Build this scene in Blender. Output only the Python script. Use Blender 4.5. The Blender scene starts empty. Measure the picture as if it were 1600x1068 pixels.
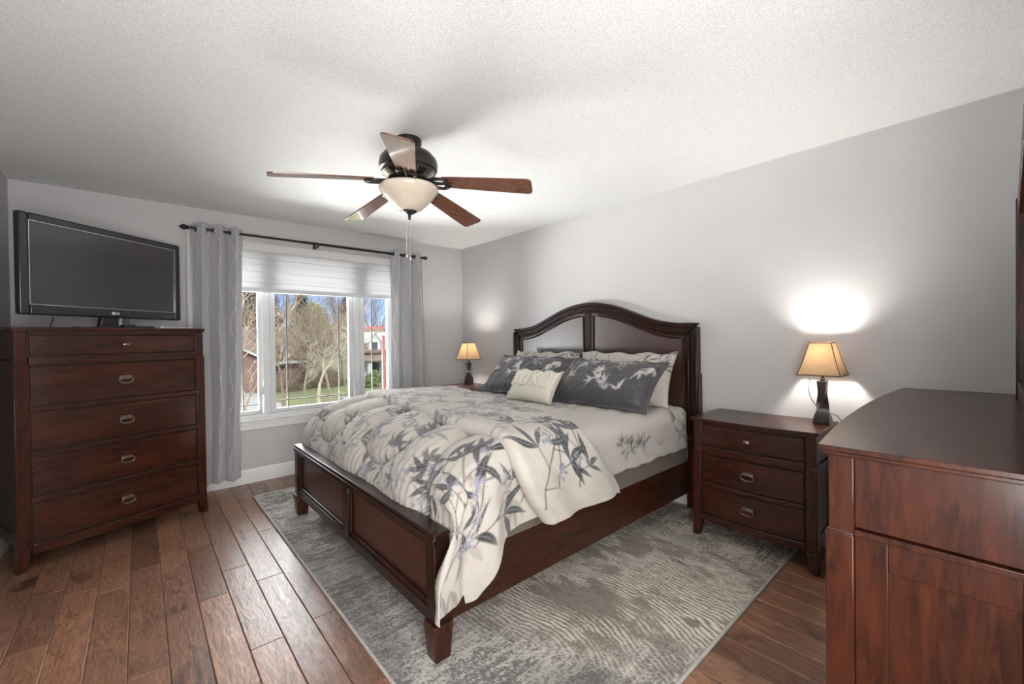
import bpy, math, random
import numpy as np
from mathutils import Vector, Matrix

S = bpy.context.scene
COL = S.collection
rng = random.Random(7)
PI = math.pi

# ------------------------------------------------------------------ camera
CAM_H = 1.2944
cam_d = bpy.data.cameras.new('camera')
cam = bpy.data.objects.new('camera', cam_d)
COL.objects.link(cam)
yaw, pitch, roll = (math.radians(a) for a in (41.509, -0.539, -0.748))
fw = Vector((math.sin(yaw) * math.cos(pitch), math.cos(yaw) * math.cos(pitch), math.sin(pitch)))
rt = Vector((math.cos(yaw), -math.sin(yaw), 0))
up = rt.cross(fw)
rt2 = rt * math.cos(roll) + up * math.sin(roll)
up2 = -rt * math.sin(roll) + up * math.cos(roll)
cam.matrix_world = Matrix(((rt2.x, up2.x, -fw.x, 0), (rt2.y, up2.y, -fw.y, 0), (rt2.z, up2.z, -fw.z, CAM_H), (0, 0, 0, 1)))
cam_d.sensor_width = 36
cam_d.lens = 659.34 / 1600 * 36
cam_d.clip_start = 0.02
cam_d.clip_end = 400
S.camera = cam

# ------------------------------------------------------------------ exposure, world, large lights
S.view_settings.view_transform = 'Standard'
S.view_settings.look = 'None'
S.view_settings.gamma = 1
S.view_settings.exposure = 0.82
S.cycles.use_denoising = True
S.cycles.max_bounces = 10
S.cycles.diffuse_bounces = 6
S.cycles.transparent_max_bounces = 12
S.cycles.sample_clamp_indirect = 8

W = bpy.data.worlds.new('sky')
S.world = W
W.use_nodes = True
wt = W.node_tree
wt.nodes.clear()


def wn(t, **k):
    n = wt.nodes.new(t)
    for a, b in k.items():
        setattr(n, a, b)
    return n


_tc = wn('ShaderNodeTexCoord')
_sep = wn('ShaderNodeSeparateXYZ')
_rmp = wn('ShaderNodeValToRGB')
_bg = wn('ShaderNodeBackground')
_wo = wn('ShaderNodeOutputWorld')
_cl = wn('ShaderNodeTexNoise')
wt.links.new(_tc.outputs['Generated'], _sep.inputs[0])
wt.links.new(_sep.outputs['Z'], _rmp.inputs[0])
wt.links.new(_rmp.outputs[0], _bg.inputs[0])
wt.links.new(_bg.outputs[0], _wo.inputs[0])
SKY = 1.7                                   # strength of the high overcast part of the sky
_bg.inputs[1].default_value = SKY
el = _rmp.color_ramp.elements
el[0].position, el[0].color = 0.0, (.42 / SKY, .52 / SKY, .66 / SKY, 1)
el[1].position, el[1].color = 0.10, (.25 / SKY, .43 / SKY, .74 / SKY, 1)
for p, c in ((0.20, (.45, .55, .75)), (0.36, (1, 1, 1)), (1.0, (.9, .95, 1))):
    e = el.new(p)
    e.color = (*c, 1)


def area(name, loc, target, sx, sy, power, color=(1, 1, 1), spread=180):
    l = bpy.data.lights.new(name, 'AREA')
    l.shape = 'RECTANGLE'
    l.size, l.size_y, l.energy, l.color = sx, sy, power, color
    l.spread = math.radians(spread)
    o = bpy.data.objects.new(name, l)
    COL.objects.link(o)
    o.location = loc
    o.rotation_euler = (Vector(target) - Vector(loc)).to_track_quat('-Z', 'Y').to_euler()
    return o


# added fill lamp for bright sky above the street, in view only of surfaces that look up through the window
area('sky_fill_light', (9, 24, 10.2), (2, 2, 1.0), 30, 12.5, 11000, (.97, .985, 1))
# added fill lamps below the window, in place of ground bounce, throwing light up through the window onto the ceiling
area('far_bounce_fill', (-3.4, 11.5, -2.2), (1.4, 4.0, 1.4), 12, 4.5, 3000, (1, .985, .96))
area('near_bounce_fill', (-0.9, 6.9, -1.3), (1.4, 4.0, 1.6), 9, 3.6, 2400, (1, .985, .96))
# added fill light behind the camera, set back in a made-up doorway
area('fill_light', (0.0, -0.46, 1.2), (1.1, 2.6, 2.1), 1.2, 1.5, 53, (1, .985, .96))
sun_d = bpy.data.lights.new('sun', 'SUN')
sun_d.energy, sun_d.angle, sun_d.color = 1.1, math.radians(2), (1, .95, .86)
sun = bpy.data.objects.new('sun', sun_d)
COL.objects.link(sun)
sun.rotation_euler = Vector((.35, .75, -.62)).to_track_quat('-Z', 'Y').to_euler()


# ------------------------------------------------------------------ helpers: materials
class NT:
    def __init__(s, name):
        s.m = bpy.data.materials.new(name)
        s.m.use_nodes = True
        s.t = s.m.node_tree
        s.t.nodes.clear()
        s.out = s.n('ShaderNodeOutputMaterial')

    def n(s, t, **k):
        x = s.t.nodes.new(t)
        for a, b in k.items():
            setattr(x, a, b)
        return x

    def l(s, a, b):
        s.t.links.new(a, b)

    def coord(s, scale=(1, 1, 1), kind='Object'):
        c = s.n('ShaderNodeTexCoord')
        m = s.n('ShaderNodeMapping')
        m.inputs['Scale'].default_value = scale
        s.l(c.outputs[kind], m.inputs[0])
        return m.outputs[0]

    def noise(s, vec, scale, detail=4, rough=.55, dist=0):
        x = s.n('ShaderNodeTexNoise')
        x.inputs['Scale'].default_value = scale
        x.inputs['Detail'].default_value = detail
        x.inputs['Roughness'].default_value = rough
        x.inputs['Distortion'].default_value = dist
        s.l(vec, x.inputs['Vector'])
        return x.outputs['Fac']

    def ramp(s, fac, stops):
        r = s.n('ShaderNodeValToRGB')
        e = r.color_ramp.elements
        while len(e) < len(stops):
            e.new(.5)
        for q, (p, c) in zip(e, stops):
            q.position = p
            q.color = (*c, 1) if len(c) == 3 else c
        s.l(fac, r.inputs[0])
        return r.outputs[0]

    def mix(s, fac, a, b, mode='MIX'):
        x = s.n('ShaderNodeMix', data_type='RGBA', blend_type=mode)
        for sock, v in ((x.inputs[0], fac), (x.inputs[6], a), (x.inputs[7], b)):
            if hasattr(v, 'is_linked') or isinstance(v, bpy.types.NodeSocket):
                s.l(v, sock)
            elif isinstance(v, (int, float)):
                sock.default_value = v
            else:
                sock.default_value = (*v, 1)
        return x.outputs[2]

    def math(s, op, a, b=None):
        x = s.n('ShaderNodeMath', operation=op)
        for sock, v in ((x.inputs[0], a), (x.inputs[1], b)):
            if v is None:
                continue
            if isinstance(v, (int, float)):
                sock.default_value = v
            else:
                s.l(v, sock)
        return x.outputs[0]

    def bump(s, h, strength=.3, dist=.01):
        b = s.n('ShaderNodeBump')
        b.inputs['Strength'].default_value = strength
        b.inputs['Distance'].default_value = dist
        s.l(h, b.inputs['Height'])
        return b.outputs[0]

    def bsdf(s, color, rough=.5, normal=None, metal=0, coat=0, coat_rough=.1, spec=.5, sheen=0, ior=1.5, coat_ior=1.5):
        p = s.n('ShaderNodeBsdfPrincipled')
        if isinstance(color, tuple):
            p.inputs['Base Color'].default_value = (*color, 1)
        else:
            s.l(color, p.inputs['Base Color'])
        if isinstance(rough, (int, float)):
            p.inputs['Roughness'].default_value = rough
        else:
            s.l(rough, p.inputs['Roughness'])
        p.inputs['Metallic'].default_value = metal
        p.inputs['Coat Weight'].default_value = coat
        p.inputs['Coat Roughness'].default_value = coat_rough
        p.inputs['Coat IOR'].default_value = coat_ior
        p.inputs['Specular IOR Level'].default_value = spec
        p.inputs['Sheen Weight'].default_value = sheen
        p.inputs['IOR'].default_value = ior
        if normal is not None:
            s.l(normal, p.inputs['Normal'])
            if coat:
                s.l(normal, p.inputs['Coat Normal'])
        s.l(p.outputs[0], s.out.inputs[0])
        return p


def sc(c, k):
    return tuple(min(1, x * k) for x in c)


def pbr(name, col, rough=.5, var=.12, scale=14, bump=0, bscale=120, bdist=.002, stretch=(1, 1, 1), **k):
    n = NT(name)
    f = n.noise(n.coord(stretch), scale)
    c = n.ramp(f, [(.3, sc(col, 1 - var)), (.7, sc(col, 1 + var))])
    nm = None
    if bump:
        nm = n.bump(n.noise(n.coord(stretch), bscale, 3), bump, bdist)
    n.bsdf(c, rough, nm, **k)
    return n.m


def wood(name, stretch, dark=(.011, .0040, .0028), mid=(.036, .0100, .0050), red=(.078, .0195, .0080), rough=.40, coat=.5, cr=.18, cior=1.55):
    n = NT(name)
    v = n.coord(stretch)
    a = n.noise(v, 9, 6, .6, .8)
    big = n.noise(n.coord(tuple(x * .45 + .35 for x in stretch)), 3.2, 3, .5, .3)
    c1 = n.ramp(a, [(.28, dark), (.5, mid), (.78, red)])
    c2 = n.mix(n.ramp(big, [(.46, (0, 0, 0)), (.74, (.8, .8, .8))]), c1, red)
    fine = n.noise(n.coord(tuple(x * 6 for x in stretch)), 22, 3)
    c3 = n.mix(n.ramp(fine, [(.35, (.35, .35, .35)), (.55, (0, 0, 0))]), c2, dark)
    n.bsdf(c3, rough, n.bump(a, .04, .002), coat=coat, coat_rough=cr, spec=.12, coat_ior=cior)
    return n.m


WX = wood('cherry_wood_grain_x', (1, 7, 7))
WY = wood('cherry_wood_grain_y', (7, 1, 7))
WZ = wood('cherry_wood_grain_z', (7, 7, 1))
WP = wood('polished_cherry_panel', (7, 7, 1), cr=.30, cior=2.3, coat=1)
WPY = wood('polished_cherry_footboard', (7, 1, 7), mid=(.046, .0135, .0065), red=(.090, .024, .010), cr=.26, cior=1.8, coat=.8)
WD = wood('dark_glazed_moulding', (7, 3, 1.5), dark=(.006, .0028, .0022), mid=(.016, .0056, .0034), red=(.036, .0100, .0050), cr=.16)


def vcol(name, rough=.8, var=.06, bump=.25, bstretch=(1, 1, 1), bscale=260, bdist=.0015, sheen=.1, spec=.25, fine=None):
    """material that shows the woven or printed pattern stored on the mesh"""
    n = NT(name)
    a = n.n('ShaderNodeAttribute', attribute_name='pattern')
    f = n.noise(n.coord(bstretch), bscale, 3)
    c = n.mix(1.0, a.outputs['Color'], n.ramp(f, [(.3, (1 - var,) * 3), (.7, (1, 1, 1))]), 'MULTIPLY')
    h = f
    if fine:
        h = n.math('ADD', f, n.math('MULTIPLY', n.noise(n.coord(fine), 20, 4), 1.6))
    n.bsdf(c, rough, n.bump(h, bump, bdist), sheen=sheen, spec=spec)
    return n.m


# ------------------------------------------------------------------ helpers: meshes
class MB:
    def __init__(s):
        s.v, s.f = [], []

    def add(s, vs, fs):
        o = len(s.v)
        s.v += [tuple(p) for p in vs]
        s.f += [tuple(i + o for i in f) for f in fs]
        return s

    def box(s, x0, x1, y0, y1, z0, z1):
        vs = [(x, y, z) for z in (z0, z1) for y in (y0, y1) for x in (x0, x1)]
        return s.add(vs, [(0, 2, 3, 1), (4, 5, 7, 6), (0, 1, 5, 4), (2, 6, 7, 3), (0, 4, 6, 2), (1, 3, 7, 5)])

    def frustum(s, b, t):
        """b, t = (x0,x1,y0,y1,z) bottom and top rectangles"""
        vs = [(x, y, q[4]) for q in (b, t) for y in q[2:4] for x in q[0:2]]
        return s.add(vs, [(0, 2, 3, 1), (4, 5, 7, 6), (0, 1, 5, 4), (2, 6, 7, 3), (0, 4, 6, 2), (1, 3, 7, 5)])

    def loft(s, rings, cap=True, closed=True):
        n = len(rings[0])
        vs = [p for r in rings for p in r]
        fs = []
        for i in range(len(rings) - 1):
            for j in range(n if closed else n - 1):
                a, b = i * n + j, i * n + (j + 1) % n
                fs.append((a, b, b + n, a + n))
        if cap and closed:
            fs.append(tuple(reversed(range(n))))
            fs.append(tuple(range((len(rings) - 1) * n, len(rings) * n)))
        return s.add(vs, fs)

    def lathe(s, prof, n=40, c=(0, 0, 0)):
        rings = [[(c[0] + r * math.cos(2 * PI * j / n), c[1] + r * math.sin(2 * PI * j / n), c[2] + z) for j in range(n)] for r, z in prof]
        return s.loft(rings)

    def tube(s, pts, r, n=8, cap=True, closed=False):
        pts = [Vector(p) for p in pts]
        m = len(pts)
        rad = r if isinstance(r, (list, tuple)) else [r] * m
        rings = []
        ref = None
        for i in range(m):
            if closed:
                d = pts[(i + 1) % m] - pts[i - 1]
            else:
                d = pts[min(i + 1, m - 1)] - pts[max(i - 1, 0)]
            d = d.normalized() if d.length > 1e-9 else Vector((0, 0, 1))
            if ref is None:
                ref = Vector((0, 0, 1)) if abs(d.z) < .9 else Vector((1, 0, 0))
            a = d.cross(ref)
            a = a.normalized() if a.length > 1e-6 else d.orthogonal().normalized()
            b = a.cross(d).normalized()
            ref = b
            rings.append([tuple(pts[i] + (a * math.cos(2 * PI * j / n) + b * math.sin(2 * PI * j / n)) * rad[i]) for j in range(n)])
        if closed:
            rings.append(rings[0])
            return s.loft(rings, cap=False)
        return s.loft(rings, cap)

    def prism(s, poly, axis, a, b):
        """poly of 2-D points extruded along axis from a to b; remaining axes keep order"""
        def P(p, t):
            q = list(p)
            q.insert('xyz'.index(axis), t)
            return tuple(q)
        n = len(poly)
        vs = [P(p, a) for p in poly] + [P(p, b) for p in poly]
        fs = [tuple(range(n)), tuple(reversed(range(n, 2 * n)))] + [(i, i + n, (i + 1) % n + n, (i + 1) % n) for i in range(n)]
        return s.add(vs, fs)

    def strip(s, A, B, axis, a, b):
        """closed band between two equally long 2-D polylines, extruded along axis"""
        def P(p, t):
            q = list(p)
            q.insert('xyz'.index(axis), t)
            return tuple(q)
        rings = [[P(p, a), P(q, a), P(q, b), P(p, b)] for p, q in zip(A, B)]
        return s.loft(rings)

    def bow(s, x0, x1, z0, z1, yf, yb, n=18):
        """slab whose front follows yf(x)"""
        rings = []
        for i in range(n + 1):
            x = x0 + (x1 - x0) * i / n
            rings.append([(x, yf(x), z0), (x, yf(x), z1), (x, yb, z1), (x, yb, z0)])
        return s.loft(rings)

    def ellipsoid(s, c, r, n=16, m=10):
        rings = []
        for i in range(m + 1):
            t = -PI / 2 + PI * i / m
            k = max(math.cos(t), .02)
            rings.append([(c[0] + r[0] * k * math.cos(2 * PI * j / n), c[1] + r[1] * k * math.sin(2 * PI * j / n), c[2] + r[2] * math.sin(t)) for j in range(n)])
        return s.loft(rings)


def link(name, me, mat, parent, smooth):
    if mat:
        me.materials.append(mat)
    o = bpy.data.objects.new(name, me)
    COL.objects.link(o)
    if parent:
        o.parent = parent
    if smooth:
        me.polygons.foreach_set('use_smooth', [True] * len(me.polygons))
        if smooth < 180:
            me.set_sharp_from_angle(angle=math.radians(smooth))
    return o


def fixn(me):
    import bmesh
    bm = bmesh.new()
    bm.from_mesh(me)
    bmesh.ops.recalc_face_normals(bm, faces=bm.faces)
    bm.to_mesh(me)
    bm.free()


def obj(name, mb, mat, parent=None, bevel=0, smooth=35, seg=2):
    me = bpy.data.meshes.new(name)
    me.from_pydata(mb.v, [], mb.f)
    fixn(me)
    o = link(name, me, mat, parent, smooth)
    if bevel:
        b = o.modifiers.new('bevel', 'BEVEL')
        b.width, b.segments, b.limit_method, b.angle_limit = bevel, seg, 'ANGLE', math.radians(40)
        b.harden_normals = False
    return o


def grid(name, P, mat, parent=None, color=None, thick=0, close_v=False, flip=False):
    """P: (n,m,3) array"""
    n, m = P.shape[:2]
    idx = np.arange(n * m).reshape(n, m)
    if close_v:
        b = np.roll(idx, -1, 1)
        a = idx
        q = np.stack([a[:-1], b[:-1], b[1:], a[1:]], -1).reshape(-1, 4)
    else:
        q = np.stack([idx[:-1, :-1], idx[:-1, 1:], idx[1:, 1:], idx[1:, :-1]], -1).reshape(-1, 4)
    if flip:
        q = q[:, ::-1]
    me = bpy.data.meshes.new(name)
    me.from_pydata(P.reshape(-1, 3).tolist(), [], q.tolist())
    if color is not None:
        ca = me.color_attributes.new('pattern', 'FLOAT_COLOR', 'POINT')
        c4 = np.ones((n * m, 4), np.float32)
        c4[:, :3] = color.reshape(-1, 3)
        ca.data.foreach_set('color', c4.ravel())
    o = link(name, me, mat, parent, 180)
    if thick:
        s = o.modifiers.new('thickness', 'SOLIDIFY')
        s.thickness, s.offset = thick, -1
    return o


def thing(name, label, cat, loc=(0, 0, 0), rz=0, group=None):
    o = bpy.data.objects.new(name, None)
    o.empty_display_size = .1
    COL.objects.link(o)
    o.location = loc
    o.rotation_euler = (0, 0, rz)
    return tag(o, label, cat, group)


def tag(o, label, cat, group=None):
    o['label'], o['category'] = label, cat
    if group:
        o['group'] = group
    return o


def struct(o):
    o['kind'] = 'structure'
    return o


def dup(root, loc, rz, label, group=None):
    r = root.copy()
    COL.objects.link(r)
    r.location, r.rotation_euler = loc, (0, 0, rz)
    r['label'] = label
    if group:
        r['group'] = group
    for ch in list(root.children):
        c = ch.copy()
        COL.objects.link(c)
        c.parent = r
        for g in list(ch.children):
            d = g.copy()
            COL.objects.link(d)
            d.parent = c
    return r


# ------------------------------------------------------------------ helpers: numpy noise and printed cloth
def vnoise(x, y, scale, seed=0):
    R = np.random.RandomState(seed)
    g = R.rand(256, 256)
    x, y = np.asarray(x) * scale, np.asarray(y) * scale
    xi, yi = np.floor(x).astype(int), np.floor(y).astype(int)
    fx, fy = x - xi, y - yi
    fx, fy = fx * fx * (3 - 2 * fx), fy * fy * (3 - 2 * fy)
    a, b = g[xi % 256, yi % 256], g[(xi + 1) % 256, yi % 256]
    c, d = g[xi % 256, (yi + 1) % 256], g[(xi + 1) % 256, (yi + 1) % 256]
    return (a * (1 - fx) + b * fx) * (1 - fy) + (c * (1 - fx) + d * fx) * fy


def fbm(x, y, scale, seed=0, o=4):
    r, a, t = 0, 1, 0
    for i in range(o):
        r = r + a * vnoise(x, y, scale * 2 ** i, seed + i * 13)
        t += a
        a *= .5
    return r / t


def sstep(a, b, x):
    t = np.clip((x - a) / (b - a), 0, 1)
    return t * t * (3 - 2 * t)


INK, GREY, GHOST, LAV, BROWN = (.036, .037, .042), (.14, .14, .15), (.285, .262, .238), (.265, .265, .32), (.13, .105, .09)


class Canvas:
    """printed cloth: colours over cloth coordinates (u, v) in metres"""
    def __init__(s, u0, u1, v0, v1, base, res=.002):
        s.u0, s.v0, s.r = u0, v0, res
        s.n, s.m = int((u1 - u0) / res) + 2, int((v1 - v0) / res) + 2
        s.a = np.ones((s.n, s.m, 3), np.float32) * np.array(base, np.float32)

    def _win(s, u, v, r):
        i0, i1 = max(0, int((u - r - s.u0) / s.r)), min(s.n, int((u + r - s.u0) / s.r) + 2)
        j0, j1 = max(0, int((v - r - s.v0) / s.r)), min(s.m, int((v + r - s.v0) / s.r) + 2)
        if i0 >= i1 or j0 >= j1:
            return None
        U, V = np.meshgrid(s.u0 + np.arange(i0, i1) * s.r, s.v0 + np.arange(j0, j1) * s.r, indexing='ij')
        return i0, i1, j0, j1, U, V

    def _put(s, w, mask, col):
        i0, i1, j0, j1 = w[:4]
        m = np.clip(mask, 0, 1)[..., None]
        s.a[i0:i1, j0:j1] = s.a[i0:i1, j0:j1] * (1 - m) + np.array(col, np.float32) * m

    def leaf(s, u, v, ang, L, Wd, col, alpha=1, vein=None):
        cu, cv = u + math.cos(ang) * L / 2, v + math.sin(ang) * L / 2
        w = s._win(cu, cv, L * .6)
        if w is None:
            return
        a = (w[4] - u) * math.cos(ang) + (w[5] - v) * math.sin(ang)
        b = -(w[4] - u) * math.sin(ang) + (w[5] - v) * math.cos(ang)
        t = np.clip(a / L, 0, 1)
        b = b - .07 * L * np.sin(PI * t)
        half = Wd / 2 * np.sin(PI * t ** .8) ** 1.15
        d = half - np.abs(b)
        s._put(w, np.clip(d / s.r + .5, 0, 1) * (a > 0) * (a < L) * alpha, col)
        if vein is not None:
            s._put(w, (np.abs(b) < .0014) * (d > .002) * (a > 0) * (a < L) * alpha * .8, vein)
            st = (np.sin(a / .0032 + np.abs(b) * 240) > .5) * (d > .002) * (a > 0) * (a < L)
            s._put(w, st * .15 * alpha, vein)

    def line(s, pts, wd, col, alpha=1):
        for (u0, v0), (u1, v1) in zip(pts[:-1], pts[1:]):
            L = math.hypot(u1 - u0, v1 - v0)
            w = s._win((u0 + u1) / 2, (v0 + v1) / 2, L / 2 + wd + .004)
            if w is None or L < 1e-6:
                continue
            t = np.clip(((w[4] - u0) * (u1 - u0) + (w[5] - v0) * (v1 - v0)) / L ** 2, 0, 1)
            d = np.hypot(w[4] - u0 - t * (u1 - u0), w[5] - v0 - t * (v1 - v0))
            s._put(w, np.clip((wd / 2 - d) / s.r + .5, 0, 1) * alpha, col)

    def flower(s, u, v, size, R, col=LAV, dark=INK):
        for k in range(9):
            a, r = R.uniform(0, 6.28), R.uniform(.1, 1) * size
            s.leaf(u + r * math.cos(a), v + r * math.sin(a), R.uniform(0, 6.28), R.uniform(.02, .034), R.uniform(.012, .018), sc(col, R.uniform(.75, 1.35)), .9, sc(col, .6))
        for k in range(10):
            a, r = R.uniform(0, 6.28), R.uniform(.2, 1.15) * size
            s.leaf(u + r * math.cos(a), v + r * math.sin(a), a, .008, .004, dark, .8)

    def spray(s, u, v, ang, n, L, R, col=INK, alpha=1, vein=(.24, .24, .24), fan=1.9):
        for k in range(n):
            a = ang + (k - (n - 1) / 2) * fan / max(1, n - 1) + R.uniform(-.15, .15)
            l = L * R.uniform(.7, 1.15)
            s.leaf(u, v, a, l, l * R.uniform(.17, .225), sc(col, R.uniform(.8, 1.5)), alpha, vein)

    def branch(s, u, v, ang, length, R, col=INK, alpha=1, leaf=.11, step=.085, wd=.0055, vein=(.30, .30, .30), flowers=True, curl=.25):
        pts = [(u, v)]
        a = ang
        k = int(length / step)
        side = 1
        for i in range(k):
            a += R.uniform(-curl, curl)
            u, v = u + math.cos(a) * step, v + math.sin(a) * step
            pts.append((u, v))
        s.line(pts, wd, col, alpha)
        for i in range(1, len(pts)):
            side = -side
            pu, pv = pts[i]
            if i < len(pts) - 1:
                aa = a + side * R.uniform(.7, 1.1)
                qu, qv = pu + math.cos(aa) * step * .75, pv + math.sin(aa) * step * .75
                s.line([(pu, pv), (qu, qv)], wd * .75, col, alpha)
                if R.random() < .3:
                    continue
                s.spray(qu, qv, aa, R.choice((2, 3, 3)), leaf, R, col, alpha, vein)
            else:
                s.spray(pu, pv, a, R.choice((4, 5)), leaf, R, col, alpha, vein, 2.2)
            if flowers and R.random() < .3:
                s.flower(pu + R.uniform(-.03, .03), pv + R.uniform(-.03, .03), .035, R)
        return pts

    def sample(s, U, V):
        x = np.clip((U - s.u0) / s.r, 0, s.n - 1.001)
        y = np.clip((V - s.v0) / s.r, 0, s.m - 1.001)
        i, j = x.astype(int), y.astype(int)
        fx, fy = (x - i)[..., None], (y - j)[..., None]
        i1, j1 = np.minimum(i + 1, s.n - 1), np.minimum(j + 1, s.m - 1)
        A = s.a
        if not getattr(s, 'soft', False):
            p = np.pad(A, ((1, 1), (1, 1), (0, 0)), 'edge')
            A = (p[:-2, 1:-1] + p[2:, 1:-1] + p[1:-1, :-2] + p[1:-1, 2:] + 2 * A) / 6
            s.a, s.soft = A, True
        return (A[i, j] * (1 - fx) + A[i1, j] * fx) * (1 - fy) + (A[i, j1] * (1 - fx) + A[i1, j1] * fx) * fy


# ------------------------------------------------------------------ room shell
XL, XR, YN, YW, ZC = -0.66, 3.13, -0.22, 4.49, 2.44
WX0, WX1, WZ0, WZ1 = .49, 2.19, .58, 2.10          # window opening

m_wall = pbr('grey_wall_paint', (.49, .484, .49), .62, .02, 5, .12, 90, .001)
m_white = pbr('white_trim_paint', (.70, .70, .70), .35, .02, 6)
m_vinyl = pbr('white_window_vinyl', (.60, .61, .62), .3, .02, 6)


def ceiling_mat():
    n = NT('white_stippled_ceiling')
    v = n.coord()
    f = n.noise(v, 120, 4, .65)
    g = n.noise(v, 260, 3, .6)
    h = n.math('ADD', f, n.math('MULTIPLY', g, .6))
    c = n.ramp(h, [(.55, (.68, .68, .675)), (.95, (.87, .87, .865))])
    n.bsdf(c, .9, n.bump(h, .8, .006), spec=.1)
    return n.m


def floor_mat():
    n = NT('hand_scraped_hickory_floor')
    a = n.n('ShaderNodeAttribute', attribute_name='plank')
    sp = n.n('ShaderNodeSeparateXYZ')
    n.l(a.outputs['Color'], sp.inputs[0])
    tc = n.n('ShaderNodeTexCoord')
    off = n.n('ShaderNodeVectorMath', operation='MULTIPLY_ADD')
    n.l(a.outputs['Color'], off.inputs[0])
    off.inputs[1].default_value = (31, 47, 0)
    n.l(tc.outputs['Object'], off.inputs[2])
    mp = n.n('ShaderNodeMapping')
    mp.inputs['Scale'].default_value = (9, 1.5, 1)
    n.l(off.outputs[0], mp.inputs[0])
    v = mp.outputs[0]
    mp2 = n.n('ShaderNodeMapping')
    mp2.inputs['Scale'].default_value = (5.5, 2.4, 1)
    n.l(off.outputs[0], mp2.inputs[0])
    blotch = n.noise(mp2.outputs[0], 1.0, 5, .62, 1.2)
    grain = n.noise(v, 5, 7, .68, 2.2)
    c = n.ramp(grain, [(.25, (.075, .036, .025)), (.48, (.20, .100, .063)), (.72, (.36, .20, .128))])
    tone = n.ramp(sp.outputs[2], [(0, (.66, .62, .62)), (.5, (1, 1, 1)), (1, (1.35, 1.28, 1.2))])
    c = n.mix(1, c, tone, 'MULTIPLY')
    c = n.mix(n.ramp(blotch, [(.30, (.85, .85, .85)), (.43, (0, 0, 0))]), c, (.020, .009, .007))
    c = n.mix(n.ramp(blotch, [(.55, (0, 0, 0)), (.75, (.5, .5, .5))]), c, (.36, .19, .11))
    knot = n.noise(mp2.outputs[0], 2.6, 2, .5, .4)
    c = n.mix(n.ramp(knot, [(.18, (.9, .9, .9)), (.25, (0, 0, 0))]), c, (.012, .006, .005))
    scr = n.noise(v, 1.6, 3, .55, 1.5)
    h = n.math('ADD', n.math('MULTIPLY', grain, .5), n.math('MULTIPLY', scr, 1.5))
    rgh = n.ramp(grain, [(.3, (.40, .40, .40)), (.7, (.28, .28, .28))])
    n.bsdf(c, rgh, n.bump(h, .22, .006), coat=.16, coat_rough=.28, coat_ior=1.6)
    return n.m


def build_floor():
    R = random.Random(21)
    mb = MB()
    pid = []
    w, g = .128, .0008
    k0 = math.floor((XL - .074) / w)
    x = .074 + k0 * w
    while x < XR:
        y = -1.75 - R.uniform(0, .8)
        while y < YW + .05:
            L = R.choice((.5, .7, .85, 1.0, 1.2, 1.35)) * R.uniform(.9, 1.1)
            x0, x1, y0, y1 = x + g, x + w - g, max(y + g, -1.76), min(y + L - g, YW + .1)
            y += L
            if y1 - y0 < .02:
                continue
            b = .0026
            n0 = len(mb.v)
            mb.add([(x0, y0, -b), (x1, y0, -b), (x1, y1, -b), (x0, y1, -b), (x0 + b, y0 + b, 0), (x1 - b, y0 + b, 0), (x1 - b, y1 - b, 0), (x0 + b, y1 - b, 0)],
                   [(4, 5, 6, 7), (0, 1, 5, 4), (1, 2, 6, 5), (2, 3, 7, 6), (3, 0, 4, 7)])
            pid += [(R.random(), R.random(), R.random())] * (len(mb.v) - n0)
        x += w
    n0 = len(mb.v)
    mb.box(XL - .12, XR + .12, -1.9, YW + .15, -.2, -.006)
    pid += [(0, 0, 0)] * (len(mb.v) - n0)
    me = bpy.data.meshes.new('floor')
    me.from_pydata(mb.v, [], mb.f)
    ca = me.color_attributes.new('plank', 'FLOAT_COLOR', 'POINT')
    ca.data.foreach_set('color', np.concatenate([np.array(pid, np.float32), np.ones((len(pid), 1), np.float32)], 1).ravel())
    return struct(link('floor', me, floor_mat(), None, 0))


build_floor()
T = .14
struct(obj('ceiling', MB().box(XL - T, XR + T, -1.9, YW + T, ZC, ZC + .15), ceiling_mat(), smooth=0))
struct(obj('wall_headboard', MB().box(XR, XR + T, YN - T, YW + T, 0, ZC), m_wall, smooth=0))
struct(obj('wall_left', MB().box(XL - T, XL, YN - T, YW + T, 0, ZC), m_wall, smooth=0))
DX0, DX1, DZ = -.60, 1.12, 2.14                      # doorway added for the fill light, never in view
struct(obj('wall_near', MB().box(XL, DX0, YN - T, YN, 0, ZC).box(DX1, XR, YN - T, YN, 0, ZC).box(DX0, DX1, YN - T, YN, DZ, ZC), m_wall, smooth=0))
struct(obj('wall_hall_added', MB().box(XL - T, XL, -1.9, YN - T, 0, ZC).box(1.25, 1.25 + T, -1.9, YN - T, 0, ZC).box(XL, 1.25, -1.9, -1.76, 0, ZC), m_wall, smooth=0))  # unseen hall shell, added to enclose the fill light
dc = MB()
for q0, q1 in ((DX0 - .06, DX0 + .012), (DX1 - .012, DX1 + .06)):
    dc.box(q0, q1, YN, YN + .016, 0, DZ + .06)
dc.box(DX0 + .012, DX1 - .012, YN, YN + .016, DZ - .012, DZ + .06)
dc.box(DX0, DX0 + .012, YN - T, YN, 0, DZ).box(DX1 - .012, DX1, YN - T, YN, 0, DZ).box(DX0 + .012, DX1 - .012, YN - T, YN, DZ - .012, DZ)
struct(obj('trim_2', dc, m_white, bevel=.002))  # casing of the added doorway
mb = MB()
mb.box(XL, WX0, YW, YW + T, 0, ZC).box(WX1, XR, YW, YW + T, 0, ZC).box(WX0, WX1, YW, YW + T, 0, WZ0).box(WX0, WX1, YW, YW + T, WZ1, ZC)
struct(obj('wall_window', mb, m_wall, smooth=0))


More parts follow.
